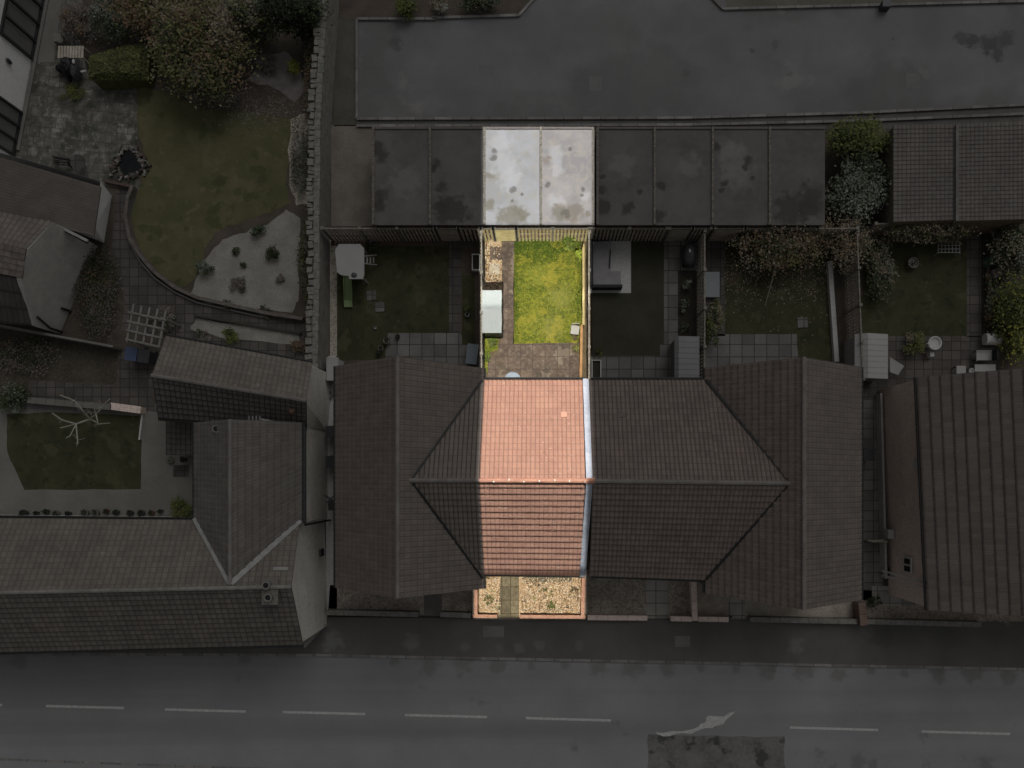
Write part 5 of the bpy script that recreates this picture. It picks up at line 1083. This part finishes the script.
# far right furniture
def rc(name, label, cat, px, py, w_, d_, z, mat, frame=frameb_m):
    g = thing(name, label, cat, P(px, py)); c = P(px, py, z); 
    MB().box((c.x, c.y, z), (w_, d_, .05)).build('seat' if cat == 'chair' else 'table_top', mat, g)
    for sx in (-1, 1):
        for sy in (-1, 1): MB().box((c.x+sx*(w_/2-.04), c.y+sy*(d_/2-.04), z/2), (.04, .04, z-.04)).build('leg', frame, g)
    if cat == 'chair':
        MB().box((c.x+w_/2+.02, c.y, z+.25), (.05, d_, .5)).build('backrest', frame, g)
        for sy in (-1, 1): MB().box((c.x, c.y+sy*(d_/2+.03), z+.2), (w_, .05, .04)).build('armrest', frame, g)
    return g
rc('garden_chair', 'white cushioned garden chair with black arms facing left by right hedge', 'chair', 984, 355.5, .75, .5, .45, sheet_m, black_m)
rc('garden_bench', 'white bench top directly above eave of the right edge house', 'bench', 985, 368, 1.0, .35, .45, sheet_m)
rc('garden_stool', 'small square white table above eave of the right edge house', 'table', 961, 370, .45, .4, .5, sheet_m)
tag(MB().lathe(P(971, 371, .4), [(.12, 0), (.14, .05), (.09, .07), (.08, .02), (0, .02)], 14).cyl(P(971, 371, 0), P(971, 371, .4), .04, n=8).build('ornament', sheet_m), 'small round white ornament between white table and white bench', 'ornament')
m = MB(); q = P(993, 339, .5); m.cyl((q.x-.35, q.y, .4), (q.x+.4, q.y, .4), .28, n=18); m.box((q.x, q.y, .2), (.6, .4, .3)); tag(m.build('water_butt', concl_m), 'grey barrel lying at foot of the yellow-green hedge', 'barrel')
bb = thing('birdbath', 'white round ring shaped birdbath beside the leafy plant', 'birdbath', P(935, 344)); c = P(935, 343, .7); c.z = 0
MB().lathe(c, [(.14, 0), (.10, .1), (.08, .55), (.3, .66), (.33, .72), (.28, .72), (.2, .64), (0, .62)], 22).build('bowl', concl_m, bb); MB().box(c+Vector((0, -.5, .2)), (.2, .2, .4)).build('plinth', concl_m, bb)
m = MB()
for i in range(7): m.bar(P(938+i*3.6, 241, .5), P(938+i*3.6, 253, .5), .03, .03)
for i in range(4): m.bar(P(938, 242+i*3.5, .52), P(960, 242+i*3.5, .52), .03, .03)
for x, y in ((938, 242), (960, 242), (938, 253), (960, 253)): q = P(x, y, .5); m.box((q.x, q.y, .24), (.05, .05, .48))
tag(m.build('wire_rack', M('galvanised', (.2, .2, .2), (.17, .17, .17), 2, rough=.4, bump=0)), 'wire mesh rack standing at back of the far right lawn', 'rack')
g = thing('compost_bin', 'teal plastic compost bin between slab path and right hedge', 'bin', P(996, 258)); c = P(996, 258, .8); c.z = 0
MB().lathe(c, [(.28, 0), (.22, .7), (0, .72)], 14).build('body', dgrn_m, g); MB().lathe(c+Vector((0, 0, .72)), [(.2, 0), (.18, .05), (0, .06)], 14).build('lid', dgrn_m, g)
tag(MB().box(P(995, 274, .3), (.42, .42, .5), .3).box(P(990, 276, .15), (.3, .2, .3), .8).build('paving_stack', M('rosy_stack', (.13, .105, .1), (.11, .09, .085), 3)), 'stack of rosy paving blocks below the teal compost bin', 'paving blocks')
tag(MB().box(P(842, 216, 2.1)-Vector((0, 0, .3)), (3.2, .12, .35)).build('white_board', concl_m), 'pale horizontal board above the russet bush by flat garages', 'board') if False else None
tag(MB().bar(P(1004, 220, 1.5), P(983, 222, 1.5), .1, .05).build('timber_batten', concl_m), 'pale timber batten below the right tiled garage', 'batten')
# drain + white dot
tag(MB().blob(P(543, 580, .1), (.05, .05, .05), n=8, m=5).build('garden_lamp', sheet_m), 'tiny white ball light by wall in bright front garden', 'lamp')
tag(MB().cyl(P(731, 617, .0), P(731, 617, .6), .05, n=8).box(P(731, 617, .65), (.1, .1, .05)).build('gate_post', frameb_m), 'short dark gate post at right end path', 'post')
tag(MB().cyl(P(884, 540, 1.0), P(868, 541, 1.0), .03, n=6).box(P(876, 541, .5), (.8, .05, 1.0)).build('side_gate', wood_m), 'narrow timber gate across the side passage at right', 'gate')
m = MB(); rr = random.Random(11)
for i in range(14):
    a = P(rr.uniform(998, 1030), rr.uniform(615, 624), rr.uniform(.2, .7)); m.cyl(a, a+Vector((rr.uniform(-.5, .5), rr.uniform(-.3, .3), rr.uniform(0, .4))), .02, .01, 5)
tag(m.build('bare_rose', barkw_m), 'bare spiky branches in front of the right edge house wall', 'plant')
tag(MB().box(P(885, 6, .25), (.4, .3, .5)).build('utility_box', char_m), 'small dark utility box on kerb at the top right verge', 'box')
plant('shrub', 'green bush behind kerb left end of the service road', 'shrub', 405, 5, 14, 12, 1.0, [('green', 3), ('dark', 2)], 1400, .06, 22)
plant('shrub', 'dull shrub behind kerb near the angled service road corner', 'shrub', 480, 2, 22, 10, .8, [('dark', 3), ('dust', 1), ('grey', 1)], 1300, .06, 22)
plant('shrub', 'pale straw coloured tuft beside the green kerb bush', 'shrub', 440, 4, 10, 9, .6, [('dust', 3), ('pale', 1)], 600, .05, 14)
# strip of things along alley wall foot
for o in bpy.data.objects:
    if '_org' in o: del o['_org']
